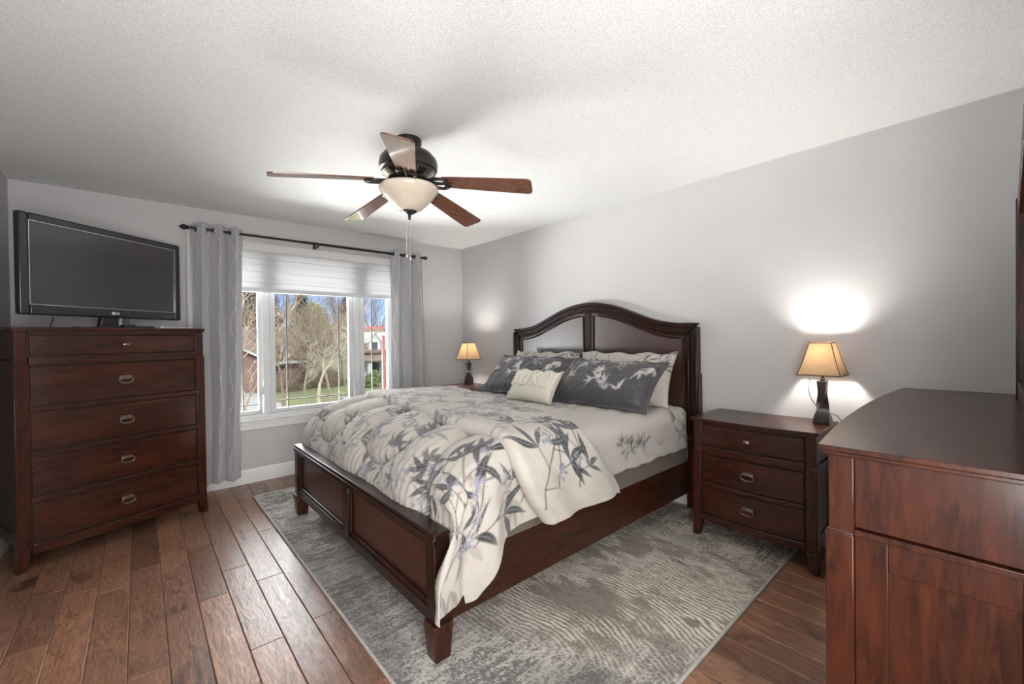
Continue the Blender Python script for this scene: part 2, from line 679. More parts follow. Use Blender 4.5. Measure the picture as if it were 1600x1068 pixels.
def baseboard(name, p0, p1, nrm):
    prof = [(0, 0), (.016, 0), (.016, .085), (.012, .100), (.012, .108), (.007, .122), (.003, .128), (0, .128)]
    d = (p1[0] - p0[0], p1[1] - p0[1])
    rings = []
    for q in (p0, p1):
        rings.append([(q[0] + nrm[0] * a, q[1] + nrm[1] * a, z) for a, z in prof])
    struct(obj(name, MB().loft(rings), m_white, smooth=30))


baseboard('baseboard_window', (XL, YW), (XR, YW), (0, -1))
baseboard('baseboard_headboard', (XR, YN), (XR, YW), (-1, 0))
baseboard('baseboard_left', (XL, YN), (XL, YW), (1, 0))
baseboard('baseboard_near', (1.2, YN), (XR, YN), (0, 1))


# window: casing, frame, sashes, glass, grilles
def ring(mb, x0, x1, z0, z1, w, y0, y1, wb=None):
    wb = wb or w
    mb.box(x0, x0 + w, y0, y1, z0, z1).box(x1 - w, x1, y0, y1, z0, z1)
    mb.box(x0 + w, x1 - w, y0, y1, z1 - w, z1).box(x0 + w, x1 - w, y0, y1, z0, z0 + wb)
    return mb


cas = MB()
cas.box(WX0 - .065, WX0 + .005, YW - .02, YW, WZ0 - .01, WZ1 + .06).box(WX1 - .005, WX1 + .065, YW - .02, YW, WZ0 - .01, WZ1 + .06)
cas.box(WX0, WX1, YW - .02, YW, WZ1 - .005, WZ1 + .06)
cas.box(WX0 - .065, WX1 + .065, YW - .018, YW, .487, WZ0 - .02)
cas.box(WX0 - .075, WX1 + .075, YW - .03, YW + .03, WZ0 - .022, WZ0 + .002)
cas.box(WX0 - .065, WX1 + .065, YW - .024, YW, .535, .556)
struct(obj('trim_1', cas, m_white, bevel=.003))


def glass_mat():
    n = NT('window_glass')
    tr = n.n('ShaderNodeBsdfTransparent')
    tr.inputs[0].default_value = (.97, .98, .98, 1)
    gl = n.n('ShaderNodeBsdfGlossy')
    gl.inputs['Roughness'].default_value = .03
    f = n.n('ShaderNodeFresnel')
    f.inputs[0].default_value = 1.25
    mx = n.n('ShaderNodeMixShader')
    n.l(f.outputs[0], mx.inputs[0])
    n.l(tr.outputs[0], mx.inputs[1])
    n.l(gl.outputs[0], mx.inputs[2])
    n.l(mx.outputs[0], n.out.inputs[0])
    return n.m


m_glass = glass_mat()
m_lead = pbr('dark_grille_metal', (.12, .125, .13), .4, .05, metal=.6)
win = struct(obj('window_1', ring(MB(), WX0, WX1, WZ0, WZ1, .032, YW + .03, YW + T), m_vinyl, bevel=.003))
mu = MB()
for a, b in ((.876, .935), (1.74, 1.80)):
    mu.box(a, b, YW + .035, YW + T - .005, WZ0 + .03, WZ1 - .03)
obj('mullion', mu, m_vinyl, win, bevel=.003)
SZ0, SZ1 = WZ0 + .034, WZ1 - .03
panes = [(.52, .87, .03), (.94, 1.735, .045), (1.805, 2.165, .045)]
gl_x = [(.555, .838), (.985, 1.69), (1.852, 2.125)]
for (a, b, w), (g0, g1) in zip(panes, gl_x):
    s = MB()
    y0, y1 = (YW + .042, YW + .095) if b - a < .5 else (YW + .055, YW + .105)
    s.box(a, g0, y0, y1, SZ0, SZ1).box(g1, b, y0, y1, SZ0, SZ1)
    s.box(g0, g1, y0, y1, SZ0, .648).box(g0, g1, y0, y1, 2.03, SZ1)
    so = obj('sash', s, m_vinyl, win, bevel=.004)
    obj('pane', MB().box(g0 - .004, g1 + .004, YW + .078, YW + .084, .644, 2.034), m_glass, so, smooth=0)
    gm = MB()
    zz = .72 if b - a > .5 else .70
    vs = (g0 + .105, g1 - .10) if b - a > .5 else ((g0 + .16,) if a < 1 else (g0 + .10,))
    for vx in vs:
        gm.box(vx - .0045, vx + .0045, YW + .0765, YW + .0855, .648, 2.03)
    gm.box(g0, g1, YW + .0765, YW + .0855, zz - .004, zz + .004)
    gm.box(g0, g1, YW + .0765, YW + .0855, 1.93, 1.94)
    obj('grille', gm, m_lead, so, smooth=0)
for lx in (.868, 1.775):
    lk = MB().box(lx - .008, lx + .008, YW + .03, YW + .046, .79, .87).box(lx - .006, lx + .006, YW + .016, YW + .034, .83, .845)
    obj('sash_lock', lk, m_vinyl, win, bevel=.003)

# roller shade
m_cass = pbr('shade_cassette_fabric', (.58, .58, .58), .7, .03)


def shade_mat():
    n = NT('zebra_shade_fabric')
    v = n.coord()
    f = n.noise(v, 160, 2)
    c = n.ramp(f, [(.3, (.58, .58, .59)), (.7, (.66, .66, .67))])
    d = n.n('ShaderNodeBsdfDiffuse')
    t = n.n('ShaderNodeBsdfTranslucent')
    n.l(c, d.inputs[0])
    n.l(c, t.inputs[0])
    mx = n.n('ShaderNodeMixShader')
    mx.inputs[0].default_value = .38
    n.l(d.outputs[0], mx.inputs[1])
    n.l(t.outputs[0], mx.inputs[2])
    n.l(mx.outputs[0], n.out.inputs[0])
    return n.m


bl = thing('zebra_shade', 'white banded roller shade lowered partway over the top of the window', 'blind', (1.34, YW - .02, 2.2))
BX0, BX1 = -.80, .795
obj('cassette', MB().prism([(-.002, 0), (-.045, -.004), (-.050, -.03), (-.048, -.075), (-.038, -.085), (-.002, -.085)], 'x', BX0, BX1), m_cass, bl, smooth=30)
fab = MB()
zs = [-.085, -.145, -.148, -.20, -.204, -.262, -.268, -.318, -.322, -.365, -.370, -.415]
ys = [-.028, -.028, -.022, -.022, -.028, -.028, -.022, -.022, -.028, -.028, -.022, -.022]
fab.strip([(y, z) for y, z in zip(ys, zs)], [(y + .003, z) for y, z in zip(ys, zs)], 'x', BX0 + .01, BX1 - .01)
obj('fabric', fab, shade_mat(), bl, smooth=0)
obj('bottom_rail', MB().prism([(-.036, -.415), (-.016, -.415), (-.014, -.445), (-.022, -.455), (-.034, -.452), (-.039, -.435)], 'x', BX0 + .005, BX1 - .005), m_vinyl, bl, smooth=30)

# ------------------------------------------------------------------ outside, seen through the window
GZ = -3.0


def ground_mat():
    n = NT('spring_lawn')
    v = n.coord()
    f = n.noise(v, .35, 5, .6)
    g = n.noise(v, 9, 4, .7)
    c = n.ramp(f, [(.35, (.135, .120, .070)), (.6, (.150, .185, .060)), (.8, (.19, .22, .08))])
    c = n.mix(.35, c, n.ramp(g, [(.3, (.07, .07, .035)), (.7, (.24, .25, .12))]))
    n.bsdf(c, .95, n.bump(g, .5, .05))
    return n.m


struct(obj('lawn', MB().box(-60, 120, 6, 160, GZ - .4, GZ), ground_mat(), smooth=0))
m_asph = pbr('pale_asphalt', (.30, .295, .30), .85, .1, 3, .2, 40, .01)
struct(obj('driveway', MB().box(3.2, 7.2, 27, 41.4, GZ, GZ + .03).box(11.2, 24, 25.5, 32.2, GZ, GZ + .03), m_asph, smooth=0))


def tex_rows(name, a, b, rows, cols, axis='z', mortar=(.35, .32, .29)):
    n = NT(name)
    br = n.n('ShaderNodeTexBrick')
    br.inputs['Color1'].default_value = (*a, 1)
    br.inputs['Color2'].default_value = (*b, 1)
    br.inputs['Mortar'].default_value = (*mortar, 1)
    br.inputs['Scale'].default_value = 1
    br.inputs['Mortar Size'].default_value = .012
    br.inputs['Brick Width'].default_value = cols
    br.inputs['Row Height'].default_value = rows
    tc = n.n('ShaderNodeTexCoord')
    sp = n.n('ShaderNodeSeparateXYZ')
    cb = n.n('ShaderNodeCombineXYZ')
    n.l(tc.outputs['Object'], sp.inputs[0])
    n.l(n.math('ADD', sp.outputs[0], sp.outputs[1]), cb.inputs[0])
    n.l(sp.outputs[2], cb.inputs[1])
    n.l(cb.outputs[0], br.inputs['Vector'])
    n.bsdf(br.outputs['Color'], .9)
    return n.m


m_brick = tex_rows('red_brick', (.21, .085, .06), (.27, .12, .085), .09, .25)
m_siding = tex_rows('cream_siding', (.52, .48, .38), (.54, .50, .40), .18, 6.0, mortar=(.40, .37, .30))
m_roofb = tex_rows('brown_shingles', (.165, .115, .09), (.20, .14, .11), .12, .3, mortar=(.11, .08, .065))
m_roofr = tex_rows('red_shingles', (.50, .085, .07), (.56, .11, .09), .12, .3, mortar=(.3, .05, .04))
m_owhite = pbr('white_exterior_paint', (.55, .55, .53), .6, .04)
m_odark = pbr('dark_window_glass', (.08, .09, .10), .15, .1)
m_stone = tex_rows('tan_stone', (.26, .21, .16), (.32, .26, .2), .2, .4)


def gable(mb, x0, x1, y0, y1, ze, zr, ov=.35, th=.18, axis='x'):
    """two roof slabs; ridge runs along axis"""
    if axis == 'x':
        ym = (y0 + y1) / 2
        k = (zr - ze) / (ym - y0)
        a = [(y0 - ov, ze - ov * k), (ym, zr), (y1 + ov, ze - ov * k)]
        mb.strip(a, [(p, q + th) for p, q in a], 'x', x0 - ov, x1 + ov)
    else:
        xm = (x0 + x1) / 2
        k = (zr - ze) / (xm - x0)
        a = [(x0 - ov, ze - ov * k), (xm, zr), (x1 + ov, ze - ov * k)]
        mb.strip(a, [(p, q + th) for p, q in a], 'y', y0 - ov, y1 + ov)
    return mb


def o_window(x, y, z, w, h, parent, n=2):
    f = obj('window', ring(MB(), x - w / 2, x + w / 2, z, z + h, .09, y - .08, y + .02).box(x - .03, x + .03, y - .06, y, z, z + h).box(x - w / 2, x + w / 2, y - .06, y, z + h * .5 - .03, z + h * .5 + .03), m_owhite, parent, smooth=0)
    obj('window_glass', MB().box(x - w / 2 + .05, x + w / 2 - .05, y - .03, y + .01, z + .05, z + h - .05), m_odark, f, smooth=0)


# brick bungalow
h = thing('bungalow', 'red brick bungalow with a wide brown shingle roof, left in the window view', 'house', (9, 42, GZ))
obj('wall', MB().box(-3.6, 2.2, .3, 9, 0, 2.75), m_brick, h, smooth=0)
obj('wing_wall', MB().prism([(-8.5, 0), (-1.15, 0), (-1.15, 2.7), (-4.8, 4.6), (-8.5, 2.7)], 'y', -.9, .3), m_brick, h, smooth=0)
obj('roof', gable(MB(), -3.6, 2.2, -.2, 9.4, 2.75, 5.5), m_roofb, h, smooth=0)
obj('wing_roof', gable(MB(), -8.5, -1.15, -.9, 5, 2.75, 4.7, .4, axis='y'), m_roofb, h, smooth=0)
fa = MB().box(-3.4, 2.6, -.66, -.52, 2.28, 2.52)
for a, b in (((-8.9, 2.55), (-4.8, 4.7)), ((-.75, 2.55), (-4.8, 4.7))):
    fa.prism([a, b, (b[0], b[1] + .22), (a[0], a[1] + .22)], 'y', -1.36, -1.26)
obj('fascia', fa, m_owhite, h, smooth=0)
gd = obj('garage_door', MB().box(-5.6, -2.75, -.96, -.88, 0, 2.15), m_owhite, h, smooth=0)
gm = MB()
for k in range(4):
    gm.box(-5.5, -2.85, -.985, -.955, .1 + k * .52, .1 + k * .52 + .40)
obj('door_panel', gm, m_owhite, gd, smooth=0)
o_window(.6, .3, .9, 1.6, 1.3, h)
# cream house
h = thing('cream_house', 'cream sided two-storey house with a gable end, seen through the middle pane', 'house', (15.9, 46, GZ))
obj('wall', MB().prism([(-3.1, 0), (3.1, 0), (3.1, 4.25), (0, 5.75), (-3.1, 4.25)], 'y', 0, 9), m_siding, h, smooth=0)
obj('roof', gable(MB(), -3.1, 3.1, 0, 9, 4.25, 5.75, .35, axis='y'), m_roofb, h, smooth=0)
fa = MB()
for sgn in (-1, 1):
    a, b = (sgn * 3.5, 4.03), (0, 5.75)
    fa.prism([a, b, (b[0], b[1] + .22), (a[0], a[1] + .22)], 'y', -.45, -.33)
obj('bargeboard', fa, m_owhite, h, smooth=0)
obj('chimney', MB().box(1.2, 2.0, 4, 4.8, 5, 6.6), m_brick, h, smooth=0)
o_window(1.3, 0, 2.9, 1.0, 1.2, h)
# dormer house
h = thing('dormer_house', 'white house with two gabled dormers over a columned porch, seen through the right pane', 'house', (20.1, 43, GZ))
obj('wall', MB().box(-3, 4, 0, 8, 0, 3.2), m_owhite, h, smooth=0)
obj('roof', gable(MB(), -3, 4, -.3, 8.3, 3.1, 5.4), m_roofb, h, smooth=0)
for cx, gp in ((-1.55, None), (.05, None)):
    d = obj('dormer', MB().prism([(cx - .62, 2.75), (cx + .62, 2.75), (cx + .62, 4.1), (cx, 5.0), (cx - .62, 4.1)], 'y', -.35, 2.4), m_owhite, h, smooth=0)
    obj('dormer_roof', gable(MB(), cx - .62, cx + .62, -.35, 2.4, 4.15, 5.05, .14, .08, 'y'), m_owhite, d, smooth=0)
    obj('dormer_window', MB().box(cx - .27, cx + .27, -.40, -.33, 3.05, 4.05), m_odark, d, smooth=0)
obj('porch_roof', MB().prism([(-1.9, 2.05), (-.2, 2.75), (-.2, 2.9), (-1.95, 2.2)], 'x', -3.2, 4.2), m_roofb, h, smooth=0)
for px in (-2.7, -.9, .9, 2.7):
    obj('porch_column', MB().box(px - .14, px + .14, -1.7, -1.42, 0, 2.1), m_owhite, h, smooth=0)
obj('front_door', MB().box(-1.9, -1.0, -.06, .01, .2, 2.1), m_odark, h, smooth=0)
obj('porch_wall', MB().box(.6, 3.2, -.3, .01, 0, 2.0), m_stone, h, smooth=0)
# red roof
h = thing('red_roofed_house', 'house with a bright red roof showing above the white dormers', 'house', (26.5, 52, GZ))
obj('wall', MB().box(-3.5, 5, 0, 7, 0, 4.4), m_owhite, h, smooth=0)
obj('roof', gable(MB(), -3.5, 5, 0, 7, 4.35, 5.9), m_roofr, h, smooth=0)

# trees
m_bark = pbr('grey_brown_bark', (.20, .155, .115), .9, .25, 6, .4, 30, .02)
m_bark2 = pbr('pale_twigs', (.33, .27, .205), .9, .2, 6)
m_bark3 = pbr('reddish_twigs', (.22, .15, .115), .9, .2, 6)


def bare_tree(name, label, loc, height, mat, seed, spread=.55, levels=5, r0=.13, fork=.25, group='bare trees outside the window', n_min=2, lean=(0, 0)):
    R = random.Random(seed)
    mb = MB()

    def grow(p, d, L, r, lv):
        k = 3 if lv > 1 else 2
        pts = [p]
        for i in range(k):
            d = (d + Vector((R.gauss(0, .13), R.gauss(0, .13), R.gauss(.03, .08)))).normalized()
            p = p + d * L / k
            pts.append(p)
        rr = [r * (1 - .45 * i / k) for i in range(k + 1)]
        mb.tube(pts, rr, 6 if lv >= levels - 1 else (4 if lv > 1 else 3), cap=False)
        if lv == 0:
            return
        n = R.choice((n_min, n_min + 1, n_min + 1))
        for j in range(n):
            a = Vector((R.gauss(0, 1), R.gauss(0, 1), R.gauss(.25, .6))).normalized()
            nd = (d + a * spread * R.uniform(.7, 1.4)).normalized()
            q = pts[-1] if j < n - 1 else pts[R.choice((1, 2)) if k > 2 else 1]
            grow(q, nd, L * R.uniform(.62, .86), max(r * .56, .009), lv - 1)
    grow(Vector((0, 0, 0)), Vector((lean[0], lean[1], 1)).normalized(), height * fork, r0, levels)
    o = obj(name, mb, mat, None, smooth=180)
    o.location = loc
    return tag(o, label, 'tree', group)


bare_tree('bare_tree', 'bare branching tree rising in the centre of the middle pane', (8.35, 27.6, GZ), 7.6, m_bark2, 3, .60, 7, .13, .30)
bare_tree('bare_tree', 'second bare tree just right of the central one in the middle pane', (9.75, 29.6, GZ), 7.6, m_bark2, 11, .55, 7, .12, .30)
bare_tree('bare_tree', 'bare tree with arching limbs in the left pane', (3.9, 22.5, GZ), 8.0, m_bark2, 17, .62, 6, .13, .28)
bare_tree('bare_tree', 'thin upright bare tree in front of the white dormers', (13.6, 31, GZ), 7.8, m_bark3, 23, .42, 6, .09, .30)
bare_tree('bare_tree', 'low twiggy reddish tree in front of the bungalow roof', (10.2, 37.5, GZ), 7.0, m_bark2, 31, .7, 6, .10, .28, n_min=3)
bare_tree('bare_tree', 'tall bare tree behind the bungalow roof', (12.2, 56, GZ), 12.5, m_bark3, 37, .6, 6, .2, .33, n_min=3)
bare_tree('bare_tree', 'tall bare tree behind the cream house gable', (20.5, 60, GZ), 12.5, m_bark3, 41, .6, 6, .2, .33, n_min=3)
bare_tree('bare_tree', 'brown bare tree beyond the porch roof at the right pane edge', (25.5, 60, GZ), 12.0, m_bark3, 43, .55, 6, .2, .33, n_min=3)
bare_tree('bare_tree', 'bushy bare tree in front of the cream house wall', (14.6, 40.5, GZ), 7.5, m_bark2, 53, .62, 6, .11, .30, n_min=3)
bare_tree('bare_tree', 'fine bare tree filling the left edge of the middle pane', (7.0, 30.5, GZ), 7.0, m_bark3, 59, .55, 6, .09, .30, n_min=3)
bare_tree('bare_tree', 'small bare tree on the driveway side of the brick garage', (4.9, 36.5, GZ), 5.4, m_bark3, 47, .6, 5, .1, .25)

m_fir = pbr('dark_conifer_needles', (.085, .115, .075), .9, .35, 3)
m_fir2 = pbr('blue_green_needles', (.135, .175, .145), .9, .3, 3)
m_fol = pbr('yellow_green_foliage', (.29, .29, .11), .9, .3, 3)
m_shrub = pbr('brown_shrub', (.24, .18, .125), .9, .3, 3)
m_shrubg = pbr('green_shrub', (.13, .16, .06), .9, .35, 3)


def conifer(label, loc, H, r, mat, seed, n=1500):
    R = random.Random(seed)
    t = thing('conifer', label, 'tree', loc, 0, 'conifers behind the houses')
    obj('trunk', MB().tube([(0, 0, 0), (0, 0, H * .95)], [.2, .03], 6), m_bark, t)
    mb = MB()
    for i in range(n):
        z = H * (.12 + .88 * R.random() ** 1.15)
        rad = r * (1 - z / H) ** .8 * R.uniform(.35, 1.05) + .05
        a = R.uniform(0, 2 * PI)
        c = Vector((math.cos(a), math.sin(a), -.25))
        s = Vector((-math.sin(a), math.cos(a), R.uniform(-.3, .3)))
        p = Vector((math.cos(a) * rad, math.sin(a) * rad, z - rad * .25))
        L, w = R.uniform(.35, .8), R.uniform(.1, .22)
        mb.add([p - c * L * .6, p + s * w + c * L * .1, p + c * L, p - s * w + c * L * .1 + Vector((0, 0, .06))], [(0, 1, 2, 3)])
    obj('foliage', mb, mat, t, smooth=0)
    return t


conifer('tall dark conifer at the left of the middle pane', (11.6, 58, GZ), 12.2, 3.2, m_fir2, 1, 2200)
conifer('dark conifer left of the tall one behind the bungalow', (9.3, 60, GZ), 11.4, 3.0, m_fir, 2, 2000)
conifer('dark conifer seen above the roof in the left pane', (10.0, 56.5, GZ), 10.2, 2.6, m_fir, 3, 1600)
conifer('blue green conifer behind the cream house roof', (16.6, 62, GZ), 11.8, 3.0, m_fir2, 4, 2000)
conifer('dark conifer at the left edge of the right pane', (23.6, 64, GZ), 11.2, 3.0, m_fir, 5, 1800)


def shrub(name, label, loc, r, mat, seed, n=900, cat='bush', thin=.45):
    R = random.Random(seed)
    mb = MB()
    for i in range(n):
        a, b = R.uniform(0, 2 * PI), math.acos(R.uniform(-.1, 1))
        k = R.uniform(.55, 1.05)
        d = Vector((math.sin(b) * math.cos(a), math.sin(b) * math.sin(a), math.cos(b)))
        p = Vector((d.x * r[0], d.y * r[1], d.z * r[2])) * k
        u = d.orthogonal().normalized()
        u.rotate(Matrix.Rotation(R.uniform(0, 6.28), 3, d))
        w = d.cross(u)
        L = R.uniform(.07, .16) * max(r)
        mb.add([p - u * L, p + w * L * thin, p + u * L + d * L * .5, p - w * L * thin], [(0, 1, 2, 3)])
    for k in range(7):
        a = k * .9
        mb.tube([(0, 0, 0), (math.cos(a) * r[0] * .5, math.sin(a) * r[1] * .5, r[2] * .75)], [.05, .012], 4)
    o = obj(name, mb, mat, None, smooth=0)
    o.location = loc
    return tag(o, label, cat)


shrub('foliage_tree', 'yellow green tree showing above the cream gable', (19.3, 66, GZ + 6.2), (2.2, 2.2, 3.6), m_fol, 5, 1500, 'tree')
shrub('round_shrub', 'round yellow green bush on the lawn in the right pane', (16.1, 37.2, GZ), (.95, .9, 1.5), m_shrubg, 6)
shrub('twiggy_shrub', 'low brown shrub in front of the bungalow window', (9.6, 40, GZ), (1.6, 1.1, 1.9), m_shrub, 7, 3000, thin=.06)
shrub('twiggy_shrub', 'brown shrub between the bungalow and the cream house', (13.1, 41, GZ), (1.7, 1.1, 2.1), m_shrub, 8, 3000, thin=.06)
shrub('twiggy_shrub', 'brown shrub beside the dormer house porch', (18.6, 39.5, GZ), (1.0, 1.0, 1.6), m_shrub, 9, 2000, thin=.07)
m_stripe = pbr('red_stripe_colour', (.12, .005, .009), .4, .05)  # invented upright bar for an unidentified red stripe at the pane edge
tag(obj('red_edge_stripe', MB().box(2.235, 2.265, YW + .42, YW + .46, -2.6, 1.35), m_stripe, None, bevel=.006), 'red vertical stripe at the right edge of the right pane', 'pipe')


# ------------------------------------------------------------------ case furniture
m_brass = pbr('antique_bronze', (.30, .26, .215), .28, .2, 40, metal=.95)
m_groove = pbr('dark_recess', (.010, .005, .004), .6, .1)


def bail(p, parent, name='handle', w=.036, hgt=.021, plate=True):
    """oval ring pull hanging from a small plate; p = centre on the drawer front (front faces -y)"""
    x, y, z = p
    mb = MB()
    if plate:
        pl = [(x - w * .86, z + .006), (x + w * .86, z + .006), (x + w * .86, z + .026), (x + w * .45, z + .031), (x, z + .028), (x - w * .45, z + .031), (x - w * .86, z + .026)]
        mb.prism(pl, 'y', y - .004, y)
    for s in (-1, 1):
        mb.tube([(x + s * w * .62, y, z + .015), (x + s * w * .62, y - .014, z + .015)], .0045, 8)
    pts = [(x + w * math.cos(a), y - .014 - .004 * math.sin(a), z + hgt * math.sin(a)) for a in (2 * PI * k / 28 for k in range(28))]
    mb.tube(pts, [.0030 + .0012 * abs(math.sin(2 * PI * k / 28)) for k in range(28)], 8, closed=True)
    return obj(name, mb, m_brass, parent, smooth=60)


def knob(p, parent):
    x, y, z = p
    mb = MB().ellipsoid((x, y - .022, z), (.021, .008, .0125)).tube([(x, y, z), (x, y - .020, z)], [.009, .006], 10)
    return obj('knob', mb, m_brass, parent, smooth=60)


def case(root, Wd, D, H, bow, top_t, z_step, rails, drawers, foot_h, post=.05, over=.018, step=.006, splay=.012, cols=1):
    """bow-fronted case: front at local y=0 facing -y"""
    def yf(d=0):
        return lambda x: -d - bow * (1 - ((x - Wd / 2) / (Wd / 2)) ** 2)
    # posts with tapered, slightly splayed feet
    for sx in (0, 1):
        for sy in (0, 1):
            x0 = 0 if sx == 0 else Wd - post
            y0 = 0 if sy == 0 else D - post
            x1, y1 = x0 + post, y0 + post
            ox, oy = (-step, 0) if sx == 0 else (0, step), (-step, 0) if sy == 0 else (0, step)
            X0, X1, Y0, Y1 = x0 + ox[0], x1 + ox[1], y0 + oy[0], y1 + oy[1]
            mb = MB().box(x0, x1, y0, y1, z_step - .004, H - top_t)
            mb.frustum((X0, X1, Y0, Y1, foot_h), (X0, X1, Y0, Y1, z_step - .008))
            mb.frustum((X0, X1, Y0, Y1, z_step - .008), (x0, x1, y0, y1, z_step))
            k = splay
            fx = (X0 - k, X1 - k - .014) if sx == 0 else (X0 + k + .014, X1 + k)
            fy = (Y0 - k * .6, Y1 - k * .6 - .012) if sy == 0 else (Y0 + .012, Y1)
            mb.frustum((*fx, *fy, 0), (X0, X1, Y0, Y1, foot_h))
            obj('leg', mb, WZ, root, bevel=.003)
    # top
    tp = MB()
    tp.bow(-over, Wd + over, H - top_t * .55, H, yf(over), D + .004)
    tp.bow(-over * .55, Wd + over * .55, H - top_t, H - top_t * .55, yf(over * .55), D + .002)
    obj('top', tp, WX, root, bevel=.0025)
    # side panels: frame with a recessed field
    for sx in (0, 1):
        xa, xb = (.006, .026) if sx == 0 else (Wd - .026, Wd - .006)
        xr = (.013, .022) if sx == 0 else (Wd - .022, Wd - .013)
        mb = MB().box(xa, xb, post, D - post, z_step + .012, H - top_t)
        a, b = foot_h + .005, z_step - .006
        mb.box(xa, xb, post, post + .065, a, b).box(xa, xb, D - post - .065, D - post, a, b)
        mb.box(xa, xb, post + .065, D - post - .065, a, a + .07).box(xa, xb, post + .065, D - post - .065, b - .075, b)
        mb.box(*xr, post + .06, D - post - .06, a + .06, b - .07)
        xm = (-step * .5, .02) if sx == 0 else (Wd - .02, Wd + step * .5)
        mb.box(*xm, post, D - post, z_step - .008, z_step + .008)
        obj('side_panel', mb, WZ, root, bevel=.002)
    obj('back_panel', MB().box(.02, Wd - .02, D - .02, D - .01, foot_h, H - top_t), WX, root, smooth=0)
    # dark carcass behind the fronts
    obj('carcass', MB().bow(.028, Wd - .028, foot_h + .012, H - top_t - .002, lambda x: .012 - bow * (1 - ((x - Wd / 2) / (Wd / 2)) ** 2) * .9, D - .022), m_groove, root, smooth=0)
    for z0, z1, d in rails:
        obj('rail', MB().bow(post, Wd - post, z0, z1, yf(d), .05), WX, root, bevel=.004)
    for z0, z1, kind in drawers:
        wc = (Wd - 2 * post) / cols
        for c in range(cols):
            xa, xb = post + c * wc + .004, post + (c + 1) * wc - .004
            dr = obj('drawer', MB().bow(xa + .002, xb - .002, z0 + .006, z1 - .006, yf(-.003), .04), WX, root, bevel=.003)
            xm, zm = (xa + xb) / 2, (z0 + z1) / 2
            p = (xm, yf(-.002)(xm), zm)
            if kind == 'knob':
                knob(p, dr)
            elif kind:
                bail(p, dr)


ang = math.radians(21.94)
u = Vector((math.cos(ang), math.sin(ang)))
cp = Vector((-.541, 3.611)) + u * .018
chest = thing('chest_of_drawers', 'tall dark cherry chest with five drawers and ring pulls set across the corner', 'chest of drawers', (cp.x, cp.y, 0), ang)
case(chest, .962, .50, 1.395, .030, .026, 1.196,
     [(1.350, 1.372, .000), (1.172, 1.222, .006), (.905, .934, .002), (.645, .674, .002), (.380, .414, .002), (.088, .146, .000)],
     [(1.222, 1.350, 'knob'), (.934, 1.172, 'bail'), (.674, .905, 'bail'), (.414, .645, 'bail'), (.146, .380, 'bail')], .135, post=.052, over=.012, splay=.005)

ns = thing('nightstand', 'dark cherry three-drawer nightstand between the bed and the dresser', 'nightstand', (2.692, 1.270, .012), -PI / 2, 'pair of nightstands')
case(ns, .66, .425, .758, .028, .024, .562,
     [(.722, .735, .0), (.538, .586, .006), (.330, .356, .002), (.108, .150, .0)],
     [(.586, .722, 'knob'), (.356, .538, 'bail'), (.150, .330, 'bail')], .10, post=.048, over=.016, splay=.004)
ns2 = dup(ns, (2.545, 4.095, .012), -PI / 2, 'dark cherry nightstand in the window corner, half hidden behind the bed', 'pair of nightstands')


dr = thing('dresser', 'long dark cherry dresser at the right edge of the room with a plain side panel', 'dresser', (3.062, .287, 0), PI)
case(dr, 1.68, .455, 1.0, .035, .026, .779,
     [(.955, .974, .0), (.765, .805, .006), (.545, .575, .002), (.325, .355, .002), (.10, .15, 0)],
     [(.805, .955, 'knob'), (.575, .765, 'bail'), (.355, .545, 'bail'), (.15, .325, 'bail')], .12, post=.055, over=.020, cols=2)

# mirror on the dresser
mr = thing('dresser_mirror', 'large arched wood-framed mirror seen edge-on above the dresser', 'mirror', (2.22, -.10, 1.0))


def arch(x, w, zs, zc):
    t = abs(x) / w
    return zs + (zc - zs) * (.5 + .5 * math.cos(PI * min(1, t)))


N = 40
outer = [(-.65 + 1.3 * i / N, arch(-.65 + 1.3 * i / N, .65, .866, 1.10)) for i in range(N + 1)]
inner = [(-.575 + 1.15 * i / N, arch(-.575 + 1.15 * i / N, .60, .79, 1.02)) for i in range(N + 1)]
fr = MB()
fr.strip(outer, inner, 'y', -.022, .018)
fr.box(-.65, -.575, -.022, .018, .0, .80).box(.575, .65, -.022, .018, .0, .80).box(-.575, .575, -.022, .018, .0, .08)
fr.prism([(-.65, .79), (-.575, .79), (-.575, .80), (-.65, .867)], 'y', -.022, .018).prism([(.575, .79), (.65, .79), (.65, .867), (.575, .80)], 'y', -.022, .018)
fr.box(-.654, -.61, -.026, .022, 0, .866).box(.61, .654, -.026, .022, 0, .866)
obj('frame', fr, WZ, mr, bevel=.003)
n_ = NT('silvered_glass')
n_.bsdf(n_.ramp(n_.noise(n_.coord(), 3), [(.3, (.85, .86, .86)), (.7, (.88, .88, .88))]), .02, metal=1)
gp = [(x, z) for x, z in inner] + [(.575, .08), (-.575, .08)]
obj('mirror_glass', MB().prism(gp, 'y', -.006, -.002), n_.m, mr, smooth=0)

# ------------------------------------------------------------------ television and things on the chest
m_blk = pbr('gloss_black_plastic', (.020, .020, .021), .22, .1)
m_scr = pbr('matte_lcd_panel', (.030, .029, .029), .16, .03, 4, coat=.25, coat_rough=.05)
m_silver = pbr('silver_trim', (.6, .6, .61), .25, .05, metal=.9)
tva = math.radians(39.3)
tv = thing('television', 'flat screen television with black bezel standing on the tall chest', 'television', (-.519, 3.729, 1.471), tva)
TW, TH = 1.0, .605
body = MB()
ring(body, 0, TW, 0, TH, .048, -.012, .03, .062)
body.frustum((.03, TW - .03, .03, .055, .03), (.03, TW - .03, .03, .055, TH - .03))
obj('bezel', body, m_blk, tv, bevel=.010, seg=3)
obj('back_cover', MB().frustum((.06, TW - .06, .05, .085, .05), (.10, TW - .10, .05, .075, TH - .08)), m_blk, tv, bevel=.01)
obj('screen', MB().box(.046, TW - .046, -.004, .02, .06, TH - .046), m_scr, tv, smooth=0)
